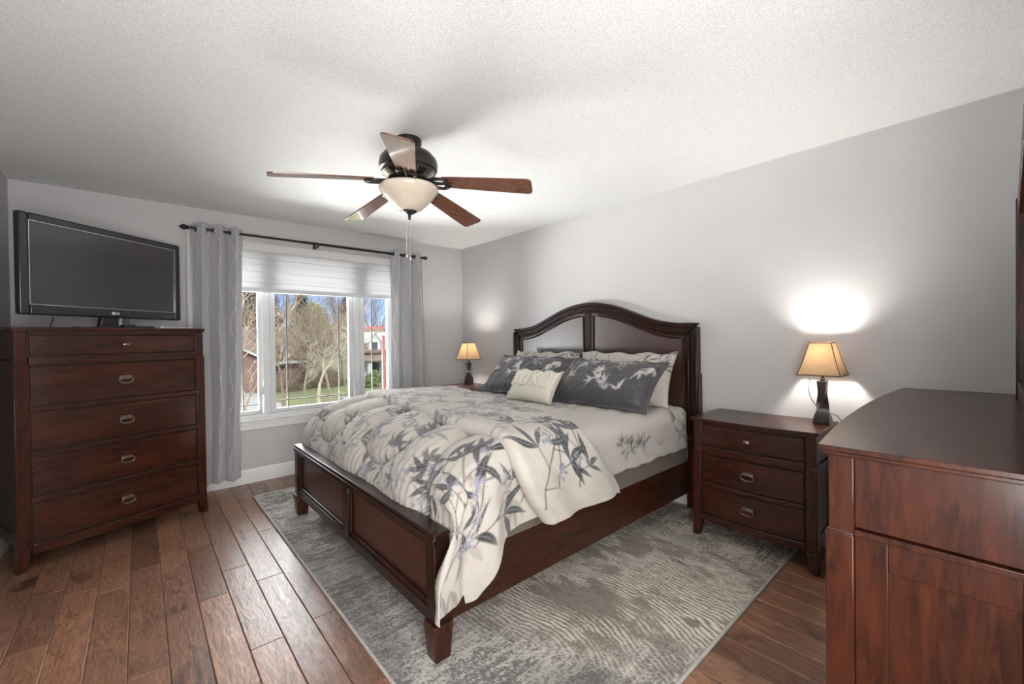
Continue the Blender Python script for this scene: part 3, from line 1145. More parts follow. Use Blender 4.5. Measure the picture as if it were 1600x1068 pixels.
rim = MB()
ring(rim, .045, TW - .045, .0595, TH - .045, .003, -.0135, -.004)
obj('screen_edge', rim, m_silver, tv, smooth=0)
obj('stand_neck', MB().frustum((.43, .57, .015, .05, -.078), (.45, .55, .012, .05, .03)), m_blk, tv, bevel=.004)
obj('neck_trim', MB().box(.556, .566, .006, .018, -.075, .0), m_silver, tv)
obj('stand_base', MB().prism([(.30 + .2 + .2 * math.cos(2 * PI * k / 32), .05 + .085 * math.sin(2 * PI * k / 32)) for k in range(32)], 'z', -.0755, -.064), m_blk, tv, bevel=.004)


def text(name, s, size, mat, parent, loc, rot, ext=.0006):
    c = bpy.data.curves.new(name, 'FONT')
    c.body, c.size, c.extrude = s, size, ext
    c.align_x, c.align_y = 'LEFT', 'CENTER'
    c.materials.append(mat)
    o = bpy.data.objects.new(name, c)
    COL.objects.link(o)
    dg = bpy.context.evaluated_depsgraph_get()
    me = bpy.data.meshes.new_from_object(o.evaluated_get(dg))
    bpy.data.objects.remove(o)
    o = bpy.data.objects.new(name, me)
    COL.objects.link(o)
    o.parent, o.location, o.rotation_euler = parent, loc, rot
    return o


m_logo = pbr('logo_white', (.75, .75, .76), .4, .02)
lg = obj('logo_disc', MB().tube([(.497 + .0085 * math.cos(2 * PI * k / 24), -.0128, .030 + .0085 * math.sin(2 * PI * k / 24)) for k in range(24)], .0024, 6, closed=True).box(.4955, .4985, -.0138, -.0115, .026, .034).box(.4985, .503, -.0138, -.0115, .0285, .031), m_logo, tv)
text('logo_lettering', 'LG', .021, m_logo, tv, (.511, -.0125, .030), (PI / 2, 0, 0))
ind = MB()
for k in range(8):
    ind.box(.845 + k * .014, .851 + k * .014, -.0128, -.0115, .024, .027)
obj('button_marks', ind, pbr('grey_marks', (.16, .16, .16), .4, .05), tv, smooth=0)


def chest_pt(x, y, z=1.395):
    c, s = math.cos(ang), math.sin(ang)
    return (cp.x + x * c - y * s, cp.y + x * s + y * c, z)


rc = thing('media_box', 'flat black device lying on the chest beside the television stand', 'device', chest_pt(.60, .10), ang + .12)
obj('case', MB().box(-.09, .09, -.03, .03, 0, .016), m_blk, rc, bevel=.004)
obj('raised_end', MB().box(-.085, -.02, -.028, .028, .012, .026), m_blk, rc, bevel=.004)
pp = []
for i in range(14):
    for j in range(8):
        x, y = i / 13 * .19, j / 7 * .11
        pp.append((x, y, .003 + .006 * abs(math.sin(i * .9 + j * .35)) + .004 * (j / 7)))
o = grid('paper', np.array(pp).reshape(14, 8, 3), pbr('white_paper', (.75, .75, .74), .7, .03), thick=.0012)
o.location, o.rotation_euler = chest_pt(.735, .045), (0, 0, ang - .1)
tag(o, 'crumpled white paper lying on the right end of the chest', 'paper')
e = obj('earbuds', MB().ellipsoid((0, 0, .008), (.009, .008, .008)).ellipsoid((.03, .01, .006), (.007, .006, .006)).tube([(0, 0, .006), (.015, .02, .003), (.03, .01, .004)], .0022, 6), pbr('white_plastic', (.75, .75, .75), .4, .03))
e.location = chest_pt(.715, .03)
tag(e, 'small white earbuds lying between the black device and the paper', 'earbuds')


def cable(label, pts, r=.003, mat=None, n=24, cat='cable'):
    P = []
    pts = [Vector(p) for p in pts]
    m = len(pts)
    for i in range(m - 1):
        a, b = pts[max(i - 1, 0)], pts[i]
        c, d = pts[i + 1], pts[min(i + 2, m - 1)]
        for k in range(8):
            t = k / 8
            P.append(.5 * (2 * b + (c - a) * t + (2 * a - 5 * b + 4 * c - d) * t * t + (3 * b - a - 3 * c + d) * t ** 3))
    P.append(pts[-1])
    return MB().tube(P, r, 6)


ca, sa = math.cos(tva), math.sin(tva)


def tvp(x, y, z):
    return (-.519 + x * ca - y * sa, 3.729 + x * sa + y * ca, z)


obj('cable', cable('', [(.20, .06, .08), (.205, .065, -.02), (.185, .05, -.05), (.19, .06, -.073)]), m_blk, tv, smooth=180)
obj('cable', cable('', [(.64, .05, .08), (.645, .05, -.03), (.65, .06, -.073)]), m_blk, tv, smooth=180)

# ------------------------------------------------------------------ table lamps
m_lbase = pbr('dark_bronze_resin', (.030, .024, .021), .3, .3, 30, .1, 60)


def lampshade_mat():
    n = NT('tan_lampshade_fabric')
    f = n.noise(n.coord((60, 60, 8)), 14, 3)
    c = n.ramp(f, [(.3, (.49, .385, .27)), (.7, (.56, .45, .33))])
    d = n.n('ShaderNodeBsdfDiffuse')
    t = n.n('ShaderNodeBsdfTranslucent')
    n.l(c, d.inputs[0])
    n.l(c, t.inputs[0])
    mx = n.n('ShaderNodeMixShader')
    mx.inputs[0].default_value = .45
    n.l(d.outputs[0], mx.inputs[1])
    n.l(t.outputs[0], mx.inputs[2])
    n.l(mx.outputs[0], n.out.inputs[0])
    return n.m


m_shade = lampshade_mat()
m_trimb = pbr('brown_shade_trim', (.11, .06, .035), .7, .1)


def bulb_mat(name, col, st):
    n = NT(name)
    e = n.n('ShaderNodeEmission')
    e.inputs[0].default_value = (*col, 1)
    e.inputs[1].default_value = st
    n.l(e.outputs[0], n.out.inputs[0])
    return n.m


m_bulb = bulb_mat('lit_bulb', (1, .86, .66), 12)
LAMP_W = 15


def table_lamp(loc, label):
    t = thing('table_lamp', label, 'lamp', loc)
    rings = []
    for i in range(25):
        f = i / 24
        w = .043 * (1 - sstep(0, .68, f)) + .019 * sstep(0, .68, f) + .006 * sstep(.7, 1, f)
        a = PI / 2 * sstep(.12, .88, f) * .95
        r = w * 1.32
        rings.append([(r * math.cos(a + PI / 4 + k * PI / 2), r * math.sin(a + PI / 4 + k * PI / 2), f * .25) for k in range(4)])
    obj('base', MB().loft(rings), m_lbase, t, bevel=.002, smooth=50)
    obj('neck', MB().lathe([(.012, .25), (.012, .262), (.008, .266), (.008, .285), (.016, .287), (.016, .32), (.006, .322)], 20), m_blk, t)
    b = obj('bulb', MB().ellipsoid((0, 0, .365), (.024, .024, .032), 16, 10).lathe([(.010, .32), (.012, .345)], 12), m_bulb, t)
    z0, z1, a0, a1 = .288, .474, .103, .052
    mb = MB()
    R_ = []
    for i in range(9):
        f = i / 8
        w = a0 + (a1 - a0) * (f ** .86)
        R_.append((w, z0 + (z1 - z0) * f))
    loop = lambda w, z: [(-w, -w, z), (w, -w, z), (w, w, z), (-w, w, z)]
    rings = [loop(w, z) for w, z in R_] + [loop(w - .0015, z) for w, z in reversed(R_)]
    mb.loft(rings + [rings[0]], cap=False)
    sh = obj('shade', mb, m_shade, t, smooth=20)
    tm = MB()
    for w, z in (R_[0], R_[-1]):
        c4 = loop(w + .0005, z)
        for k in range(4):
            tm.tube([c4[k], c4[(k + 1) % 4]], .0032, 6)
    for k in range(4):
        tm.tube([loop(w, z)[k] for w, z in R_], .0022, 6)
    obj('shade_trim', tm, m_trimb, sh, smooth=60)
    hp = MB()
    for s in (-1, 1):
        hp.tube([(s * .018, 0, .30), (s * .04, 0, .36), (s * .03, 0, .42), (0, 0, .455)], .0015, 5)
    hp.tube([(-.052, 0, .462), (.052, 0, .462)], .0015, 5).tube([(0, -.052, .462), (0, .052, .462)], .0015, 5)
    obj('harp', hp, m_silver, t, smooth=60)
    L = bpy.data.lights.new('lamp_bulb_light', 'POINT')
    L.energy, L.color, L.shadow_soft_size = LAMP_W, (1, .95, .88), .03
    o = bpy.data.objects.new('lamp_bulb_light', L)
    COL.objects.link(o)
    o.parent, o.location = t, (0, 0, .420)
    return t


t = table_lamp((2.992, .645, .770), 'lit table lamp with twisted dark base and tan square shade next to the dresser')
obj('cord', cable('', [(.02, .035, .288), (-.02, .062, .245), (-.035, .058, .18), (.02, .05, .12), (.075, .02, .06), (.098, -.02, .05), (.105, -.055, .03), (.11, -.075, -.02)], .002), m_blk, t, smooth=180)
table_lamp((2.855, 3.985, .770), 'lit table lamp with tan square shade on the nightstand in the window corner')

# ------------------------------------------------------------------ ceiling fan
m_fan = pbr('oil_rubbed_bronze', (.035, .029, .026), .33, .25, 20, metal=.55)


def blade_mat():
    n = NT('walnut_fan_blade')
    v = n.coord((1, 7, 7), 'Generated')
    a = n.noise(v, 3, 6, .6, .6)
    c = n.ramp(a, [(.3, (.085, .030, .018)), (.55, (.15, .055, .030)), (.8, (.21, .085, .045))])
    n.bsdf(c, .22, None, coat=.6, coat_rough=.08, spec=.6)
    return n.m


def bowl_mat():
    n = NT('cream_alabaster_glass')
    f = n.noise(n.coord((6, 6, 14)), 1.6, 4, .6, .8)
    c = n.ramp(f, [(.3, (.62, .54, .43)), (.7, (.70, .63, .53))])
    p = n.bsdf(c, .25, coat=.3)
    p.inputs['Subsurface Weight'].default_value = .3
    p.inputs['Subsurface Radius'].default_value = (.03, .025, .02)
    return n.m


FX, FY = 1.18, 2.21
fan = thing('ceiling_fan', 'five-blade bronze ceiling fan with walnut blades and a cream glass bowl light', 'ceiling fan', (FX, FY, 2.44))
obj('canopy', MB().lathe([(.075, 0), (.075, -.02), (.068, -.045), (.05, -.062), (.045, -.075)], 32), m_fan, fan)
obj('motor_housing', MB().lathe([(.05, -.065), (.09, -.07), (.135, -.088), (.160, -.118), (.166, -.150), (.160, -.175), (.150, -.182), (.148, -.198), (.12, -.212), (.085, -.222), (.075, -.225)], 48), m_fan, fan)
vt = MB()
for k in range(40):
    a = 2 * PI * k / 40
    if k % 8 in (6, 7):
        continue
    c, s = math.cos(a), math.sin(a)
    vt.tube([(.148 * c, .148 * s, -.200), (.125 * c, .125 * s, -.2135), (.095 * c, .095 * s, -.222)], .0045, 6)
obj('vent_fins', vt, pbr('worn_bronze', (.24, .20, .17), .35, .15, 30, metal=.7), fan)
obj('hub', MB().lathe([(.075, -.222), (.115, -.226), (.118, -.236), (.10, -.246), (.07, -.25), (.06, -.262), (.085, -.27), (.085, -.285)], 40), m_fan, fan)
m_bl = blade_mat()
for i in range(5):
    a = math.radians(-49.8 + 72 * i)
    M = Matrix.Rotation(a, 4, 'Z')
    sl = math.radians(6.6)
    # blade frame: x outward and slightly down, pitch raises the clockwise edge
    B = M @ Matrix.Translation((0, 0, -.232)) @ Matrix.Rotation(sl, 4, 'Y') @ Matrix.Rotation(math.radians(-12), 4, 'X')
    out = []
    w0, w1, x0, x1 = .050, .071, .205, .715
    out = [(x0, -w0)]
    out += [(x0 + (x1 - .03 - x0) * k / 6, -(w0 + (w1 - w0) * (k / 6) ** .8)) for k in range(1, 7)]
    out += [(x1 - .03 + .03 * math.sin(q), -(w1 - .03) - .03 * math.cos(q)) for q in (PI / 2 * k / 6 for k in range(1, 7))]
    out += [(x, -y) for x, y in reversed(out)]
    mb = MB().prism(out, 'z', -.004, .004)
    mb.v = [tuple(B @ Vector(p)) for p in mb.v]
    bo = obj('blade', mb, m_bl, fan, bevel=.0015)
    ir = MB()
    for s in (-1, 1):
        ir.tube([(.085, s * .012, .002), (.13, s * .022, -.006), (.165, s * .045, -.011), (.20, s * .048, -.011), (.225, s * .040, -.011), (.235, s * .028, -.011), (.225, s * .020, -.011)], [.008, .009, .010, .0095, .009, .008, .007], 8)
    ir.tube([(.10, 0, -.004), (.17, 0, -.010), (.25, 0, -.010)], [.012, .010, .006], 8)
    for s in (-1, 1):
        ir.ellipsoid((.232, s * .03, -.012), (.011, .011, .006), 10, 6)
    ir.v = [tuple(B @ Vector(p)) for p in ir.v]
    obj('blade_iron', ir, m_fan, fan, smooth=60)
bowl = [(.085, -.272), (.150, -.270), (.164, -.275), (.168, -.285), (.162, -.300), (.140, -.328), (.108, -.362), (.075, -.395), (.05, -.408), (.0, -.410)]
inn = [(max(r - .004, 0), z + .004) for r, z in reversed(bowl[2:])]
obj('glass_bowl', MB().lathe(bowl[:-1] + [(.002, -.41)], 56), bowl_mat(), fan, smooth=60)
obj('finial', MB().lathe([(.045, -.398), (.042, -.412), (.030, -.420), (.014, -.428), (.008, -.434), (.010, -.440), (.006, -.446), (.009, -.452), (.004, -.460), (.001, -.462)], 24), m_fan, fan)
for (dx, dy, zt, zb) in ((-.03, -.0185, -.41, -.655), (.002, .0, -.46, -.665)):
    ch = MB().tube([(dx, dy, zt), (dx, dy, zb)], .0012, 5)
    for k in range(24):
        ch.ellipsoid((dx, dy, zt + (zb - zt) * k / 24), (.0022, .0022, .0022), 6, 4)
    co = obj('pull_chain', ch, m_silver, fan, smooth=60)
    obj('chain_fob', MB().lathe([(.002, 0), (.006, -.006), (.007, -.018), (.003, -.030), (.001, -.032)], 10, (dx, dy, zb)), m_silver, co, smooth=60)


# ------------------------------------------------------------------ curtains and rod
ROD_Y, ROD_Z = 4.355, 2.238
rod = thing('curtain_rod', 'thin black curtain rod with ball finials above the window', 'curtain rod', (1.39, ROD_Y, ROD_Z))
m_rod = pbr('black_rod_metal', (.018, .017, .017), .3, .1, metal=.4)
ra, rb = -1.06, 1.09
obj('rod', MB().tube([(ra, 0, 0), (rb, 0, 0)], .0105, 12).tube([(-.2, 0, 0), (rb, 0, 0)], .0128, 12), m_rod, rod, smooth=60)
for x, s in ((ra, -1), (rb, 1)):
    obj('finial', MB().ellipsoid((x + s * .012, 0, 0), (.010, .017, .017)).ellipsoid((x + s * .038, 0, 0), (.023, .022, .022)).ellipsoid((x + s * .062, 0, 0), (.009, .010, .010)), m_rod, rod, smooth=60)
for x in (-1.02, -.055, 1.045):
    obj('bracket', MB().box(x - .008, x + .008, .0, YW - ROD_Y, -.030, -.014).box(x - .012, x + .012, YW - ROD_Y - .008, YW - ROD_Y, -.06, .03).tube([(x, 0, -.02), (x, -.012, -.008), (x, -.012, .006)], .006, 6), m_rod, rod, bevel=.002)

m_curt = vcol('grey_blackout_curtain', .75, .05, .15, (1, 1, .2), 300, .001, sheen=.25)


m_lining = pbr('white_curtain_lining', (.62, .62, .62), .8, .03)


def curtain(label, xt0, xt1, xb0, xb1, zb, folds, seed, ph0=0):
    R = random.Random(seed)
    z_top = ROD_Z + .042
    n, m = 330, 190
    zz = np.linspace(z_top, zb, n)
    s = np.linspace(0, 1, m)
    Zg, Sg = np.meshgrid(zz, s, indexing='ij')
    f = (z_top - Zg) / (z_top - zb)
    x0, x1 = xt0 + (xb0 - xt0) * f, xt1 + (xb1 - xt1) * f
    ph = 2 * PI * folds * (Sg + .018 * np.sin(5 * Sg + seed) * f) + ph0
    amp = .050 * (1 - .25 * f + .15 * np.sin(3.1 * f + Sg * 7 + seed))
    soft = .35 * f
    wave = np.sin(ph) + soft * .4 * np.sin(2 * ph + 1.2 * f + seed) + .25 * f * np.sin(.5 * ph + 2 * f)
    X = x0 + (x1 - x0) * (Sg + .030 * np.sin(2 * ph) / folds * 2) + .008 * f * np.sin(9 * f + Sg * 4)
    Y = ROD_Y - .004 + amp * wave + .010 * (fbm(Sg, Zg, 4, seed) - .5)
    Y = np.minimum(Y, YW - .030)
    Zg = Zg + .006 * np.sin(ph * 1.0 + 1) * f
    # cloth coordinate across
    ds = np.hypot(np.diff(X, axis=1), np.diff(Y, axis=1)).mean(0)
    cs = np.concatenate([[0], np.cumsum(ds)])
    base = (.40, .40, .41)
    cv = Canvas(0, cs[-1] + .01, zb - .02, z_top + .02, base, .0025)
    x = .03
    while x < cs[-1]:
        for q in range(2):
            p0, per, A = R.uniform(0, 6.28), R.uniform(.34, .55), R.uniform(.018, .034)
            z = zb + R.uniform(0, .1)
            while z < z_top:
                L = R.uniform(.15, .5)
                pts = [(x + A * math.sin(2 * PI * zz_ / per + p0) + .4 * A * math.sin(4.3 * zz_ + p0), zz_) for zz_ in np.arange(z, min(z + L, z_top), .012)]
                cv.line(pts, R.choice((.003, .004)), R.choice(((.68, .68, .69), (.80, .80, .81), (.60, .60, .61))), .9)
                z += L + R.uniform(.0, .10)
        x += R.uniform(.13, .19)
    P = np.stack([X, Y, Zg], -1)
    col = cv.sample(np.broadcast_to(cs, X.shape), Zg)
    t = thing('curtain', label, 'curtain', (0, 0, 0), 0, 'pair of grommet curtains')
    grid('panel', P, m_curt, t, col, thick=.003)
    lx0, lx1 = (xt0 - .022, xt0 + .05) if xt0 < 1 else (xt1 - .05, xt1 + .012)
    zl = np.linspace(z_top - .03, zb + .02, 60)
    tl = np.linspace(0, 1, 12)
    LZ, LT = np.meshgrid(zl, tl, indexing='ij')
    LX = lx0 + (lx1 - lx0) * LT + .006 * np.sin(3 * LZ)
    grid('lining', np.stack([LX, YW - .040 + .012 * np.sin(LT * 5 + 2 * LZ), LZ], -1), m_lining, t, thick=.002)
    # grommets where the rod passes through the panel
    row = int(n * .042 / (z_top - zb))
    w = Y[row] - ROD_Y
    for j in np.where(np.diff(np.sign(w)) != 0)[0]:
        tx, ty = X[row, j + 1] - X[row, j], Y[row, j + 1] - Y[row, j]
        L = math.hypot(tx, ty)
        tx, ty = tx / L, ty / L
        px, py = X[row, j], ROD_Y
        for off in (0,):
            pts = [(px + tx * .022 * math.cos(a), py + ty * .022 * math.cos(a), ROD_Z + .022 * math.sin(a)) for a in (2 * PI * k / 20 for k in range(20))]
            obj('grommet', MB().tube(pts, .0055, 6, closed=True), m_silver, t, smooth=180)
    return t


curtain('grey curtain panel left of the window behind the chest', .335, .695, .33, .65, .095, 3, 3, .9)
curtain('grey curtain panel right of the window beyond the bed', 2.115, 2.50, 2.095, 2.53, .095, 3, 8, 2.4)

# ------------------------------------------------------------------ rug
RX0, RX1, RY0, RY1, RZ = .70, 3.06, .77, 4.04, .012


def rug():
    t = thing('area_rug', 'large grey and cream abstract rug under the bed', 'rug', (RX0, RY0, 0))
    w, l = RX1 - RX0, RY1 - RY0
    st = .0055
    n, m = int(w / st), int(l / st)
    X, Y = np.meshgrid(np.linspace(0, w, n), np.linspace(0, l, m), indexing='ij')
    x, y = X + RX0, Y + RY0
    # flowing lines of the weave
    wx = x + .14 * (fbm(x * .8, y, 1.2, 5, 2) - .5) * 2 + .17 * np.sin(2.3 * y + 1.5 * x + .2) + .045 * np.sin(6.1 * y - 2.2 * x + 1) + .20 * np.sin(1.9 * (y - .5) + .8 * x) + .05 * (fbm(x, y, 4, 17, 2) - .5)
    ridge = .5 + .5 * np.sin(2 * PI * wx / .0250 + 3.6 * (vnoise(x, y, 30, 3) - .5))
    thr = .50 + .60 * (fbm(x, y, 6, 21) - .5) + .65 * (vnoise(x, y * .3, 90, 22) - .5)
    lines = sstep(thr - .16, thr + .16, ridge)
    lines = lines * sstep(.30, .50, fbm(x * 1.8, y * .8, 10, 14))
    zone = sstep(1.22, 1.62, x + .30 * np.minimum(y - 1.0, .9) + .6 * (fbm(x, y, 2.2, 31) - .5)) * (1 - sstep(2.45, 2.75, x + .35 * (fbm(x, y, 4, 6) - .5)))
    RS_ = np.random.RandomState(3)
    grain = RS_.rand(*x.shape)
    sp = .55 * fbm(x * .35, y * 1.5, 70, 40, 2) + .45 * grain
    sp2 = fbm(x, y, 6, 44, 4)
    streak = fbm(x * .25, y * 2.2, 18, 46, 3)
    salt = sstep(.34, .70, sp + .45 * (sp2 - .5) + .35 * (streak - .5))
    taupe = np.array((.235, .205, .170))
    cream = np.array((.66, .615, .54))
    dk = np.array((.10, .094, .090))
    gry = np.array((.14, .132, .125))
    lt = np.array((.50, .475, .44))
    C = gry + (lt - gry) * salt[..., None]
    blue = sstep(.5, .8, fbm(x, y, 1.6, 71))[..., None]
    C = C * (1 - .15 * blue) + np.array((.20, .21, .225)) * .15 * blue
    base2 = taupe * (.75 + .5 * grain[..., None] + .5 * (sp2[..., None] - .5))
    L2 = base2 + (cream - base2) * (lines * (.75 + .25 * grain))[..., None]
    C = C * (1 - zone[..., None]) + L2 * zone[..., None]
    # plain taupe pebble shapes
    for (bx, by, rx, ry, a) in ((1.60, 1.30, .19, .26, .5), (2.25, 1.42, .10, .10, .2), (1.95, 2.4, .2, .1, .1), (1.1, 3.1, .25, .12, .4)):
        dx, dy = (x - bx), (y - by)
        p = (dx * math.cos(a) + dy * math.sin(a)) / rx
        q = (-dx * math.sin(a) + dy * math.cos(a)) / ry
        e = .85 * (1 - sstep(.62, 1.15, np.hypot(p, q) + .9 * (fbm(x, y, 7, 77) - .5) + .25 * (grain - .5)))
        pc = taupe * .80 * (.8 + .4 * grain[..., None])
        C = C * (1 - e[..., None]) + pc * e[..., None]
    # cross-hatched weave towards the headboard
    hx = fbm(x * .30, y * 4.0, 40, 50, 2)
    hy = fbm(x * 4.0, y * .30, 40, 51, 2)
    hatch = sstep(.36, .74, .6 * np.maximum(hx, hy) + .4 * grain - .5 * (sp2 - .5))
    C3 = np.array((.115, .095, .08)) + (np.array((.58, .52, .44)) - np.array((.115, .095, .08))) * hatch[..., None]
    dz = sstep(2.42, 2.66, x + .3 * (fbm(x, y, 3.5, 6) - .5))
    C3 = C3 * (1 - .35 * sstep(.4, .65, fbm(x, y, 5, 91))[..., None])
    C = C * (1 - dz[..., None]) + C3 * dz[..., None]
    # dark worn drift across the foot side
    dr_ = sstep(.50, .68, fbm(x * 1.2, y * .8, 2.6, 61)) * (1 - zone)
    C = C * (1 - .45 * dr_[..., None]) + dk * .45 * dr_[..., None]
    C = C * 1.22
    Z = np.full_like(X, RZ) + .0015 * (sp - .5)
    n_ = vcol('woven_rug_pile', .95, .25, .6, (1, 1, 1), 240, .004, sheen=.1, spec=.1)
    grid('pile', np.stack([X, Y, Z], -1), n_, t, np.clip(C, .01, 1), flip=True)
    bd = MB()
    b = .012
    bd.box(-b, 0, -b, l + b, .0005, RZ + .002).box(w, w + b, -b, l + b, .0005, RZ + .002).box(0, w, -b, 0, .0005, RZ + .002).box(0, w, l, l + b, .0005, RZ + .002)
    obj('edge_binding', bd, pbr('cream_binding', (.42, .40, .37), .9, .1, 60), t, bevel=.003)
    obj('backing', MB().box(0, w, 0, l, .0005, RZ - .003), pbr('rug_backing', (.25, .24, .22), .95, .1), t, smooth=0)


rug()

# ------------------------------------------------------------------ bed frame
BC = 2.425
bed = thing('bed', 'king size dark cherry bed frame with an arched headboard', 'bed', (.85, BC, RZ))
G = RZ


def L(x, y, z):
    return (x - .85, y - BC, z - G)


hx0 = 3.055 - .85
prof = [(-1.0, 1.389), (-.88, 1.391), (-.78, 1.399), (-.66, 1.424), (-.54, 1.468), (-.42, 1.516), (-.30, 1.560), (-.18, 1.590), (-.06, 1.605)]
pr = [(y * 1.008, z - G) for y, z in prof]
pr = pr + [(-y, z) for y, z in reversed(pr)]


def interp(y, P):
    for (a, b), (c, d) in zip(P[:-1], P[1:]):
        if a <= y <= c:
            t = (y - a) / (c - a)
            return b + (d - b) * t
    return P[0][1] if y < P[0][0] else P[-1][1]


ysm = [(-1.008 + 2.016 * i / 64) for i in range(65)]
zsm = [interp(y, pr) for y in ysm]
for _ in range(3):
    zsm = [zsm[0]] + [(zsm[i - 1] + 2 * zsm[i] + zsm[i + 1]) / 4 for i in range(1, 64)] + [zsm[-1]]
top = list(zip(ysm, zsm))


def off(k):
    """outline moved inward by k"""
    return [(y * (1.008 - k) / 1.008, interp(y * (1.008 - k) / 1.008, top) - k) for y, z in top]


hb = MB()
hb.strip(off(.095), [(y, .57) for y, z in off(.095)], 'x', hx0 + .026, hx0 + .046)
hbo = obj('headboard', hb, WP, bed, smooth=40)
fr = MB()
for (k0, k1, a, b) in ((0, .032, .000, .070), (.032, .060, .010, .066), (.060, .078, .002, .060), (.078, .100, .014, .056)):
    fr.strip(off(k0), off(k1), 'x', hx0 + a, hx0 + b)
    for s in (-1, 1):
        ya, yb = s * (1.008 - k0), s * (1.008 - k1)
        fr.box(hx0 + a, hx0 + b, min(ya, yb), max(ya, yb), .55, interp(s * (1.008 - k1), top) - k1 + .001)
fr.box(hx0 + .010, hx0 + .058, -.032, .032, .55, interp(0, top) - .09)
fr.box(hx0 + .006, hx0 + .058, -.91, .91, .52, .60)
obj('headboard_frame', fr, WD, hbo, bevel=.004)
bead = MB()
for s in (-1, 1):
    q = [(hx0 + .018, y, z) for y, z in off(.115) if s * y > .045]
    q = q if s > 0 else q
    if s > 0:
        q = [(hx0 + .018, .045, .62)] + q + [(hx0 + .018, .893, .62)]
    else:
        q = [(hx0 + .018, -.893, .62)] + q + [(hx0 + .018, -.045, .62)]
    bead.tube(q, .008, 6, closed=True)
obj('panel_bead', bead, WD, hbo, smooth=60)
for s in (-1, 1):
    ya, yb = s * .93, s * 1.008
    lg_ = MB().box(hx0 + .004, hx0 + .066, min(ya, yb), max(ya, yb), .0, .56)
    yc, yd = s * .925, s * 1.018
    lg_.box(hx0 + .0, hx0 + .070, min(yc, yd), max(yc, yd), .0, .14)
    ye, yf_ = s * .99, s * 1.020
    lg_.box(hx0 + .015, hx0 + .066, min(ye, yf_), max(ye, yf_), .14, 1.0)
    obj('leg', lg_, WZ, bed, bevel=.004)
# footboard
fb = MB()
F0, F1 = -.985 + .0, 1.005
zt = .524 - G
fb.box(.032, .056, F0 + .05, F1 - .05, .155, zt - .04)
fbo = obj('footboard', fb, WPY, bed, smooth=0)
ff = MB()
ff.box(.004, .080, F0, F1, zt - .014, zt).box(.010, .074, F0 + .006, F1 - .006, zt - .034, zt - .014).box(.0, .020, F0 + .004, F1 - .004, zt - .050, zt - .020)
ff.box(.012, .066, F0 + .01, F1 - .01, .141, .195)
for a, b in ((F0 + .004, F0 + .072), (F1 - .072, F1 - .004)):
    ff.box(.006, .078, a, b, .141, zt - .01)
ff.box(.010, .062, -.05, .03, .15, zt - .03)
obj('footboard_frame', ff, WD, fbo, bevel=.005)
bd = MB()
for a, b in ((F0 + .085, -.062), (.042, F1 - .085)):
    q = [(.024, a, .207), (.024, b, .207), (.024, b, zt - .062), (.024, a, zt - .062)]
    for k in range(4):
        bd.tube([q[k], q[(k + 1) % 4]], .010, 8)
obj('panel_bead', bd, WD, fbo, smooth=60)
for a, b in ((F0 - .006, F0 + .078), (F1 - .078, F1 + .006)):
    lm = MB().box(-.006, .086, a, b, .118, .150).frustum((.006, .076, a + .010, b - .010, 0), (-.004, .084, a + .002, b - .002, .120))
    obj('leg', lm, WZ, bed, bevel=.004)
for s in (-1, 1):
    ya, yb = s * .922, s * .947
    obj('side_rail', MB().box(.07, hx0 + .01, min(ya, yb), max(ya, yb), .118, .352).box(.07, hx0 + .01, min(s * .918, s * .951), max(s * .918, s * .951), .340, .356), WX, bed, bevel=.004)
sl = MB()
for k in range(10):
    sl.box(.18 + k * .21, .26 + k * .21, -.92, .92, .15, .172)
obj('slats', sl, pbr('pine_slats', (.35, .24, .13), .7, .1), bed, smooth=0)

# ------------------------------------------------------------------ box spring and mattress
MX0, MX1, MY0, MY1 = 1.115, 3.035, 1.475, 3.375
m_box = pbr('grey_box_spring_cloth', (.14, .116, .096), .95, .15, 120, .3, 300)
tag(obj('box_spring', MB().box(1.0, MX1, MY0 + .008, MY1 - .008, .186, .478), m_box, None, bevel=.02, seg=4), 'brown grey fabric box spring between the side rails and the mattress', 'box spring')

CREAM = (.455, .425, .385)
m_cloth = vcol('printed_cream_cotton', .85, .05, .35, (14, 60, 14), 3.2, .006, sheen=.15)
m_sheet = vcol('printed_cream_sheet', .8, .04, .12, (20, 20, 20), 2, .004, sheen=.15)
mat_ = thing('mattress', 'thick king mattress in a cream fitted sheet printed with bamboo leaves', 'mattress', (0, 0, 0))
obj('core', MB().box(MX0 + .02, MX1 - .02, MY0 + .02, MY1 - .02, .480, .745), pbr('white_ticking', (.7, .7, .68), .9, .05), mat_, bevel=.05, seg=4)


def roundbox(x0, x1, y0, y1, z0, z1, R, Rc, st):
    """cloth over a box: returns P(n,m,3), U, V cloth coordinates; columns follow x, rows follow y"""
    def axis(a, b, drop):
        Lf = b - a - 2 * R
        ends = PI * R / 2 + drop
        n = int((Lf + 2 * ends) / st)
        s = np.linspace(-ends, Lf + ends, n)
        c = np.clip(s, 0, Lf) + a + R
        d = np.zeros_like(s)
        for sg, o in ((-1, np.minimum(s, 0)), (1, np.maximum(s - Lf, 0))):
            k = np.abs(o)
            th = np.minimum(k / R, PI / 2)
            c = c + sg * R * np.sin(th)
            d = d + R * (1 - np.cos(th)) + np.maximum(k - PI * R / 2, 0)
        return s + a + R, c, d
    return axis


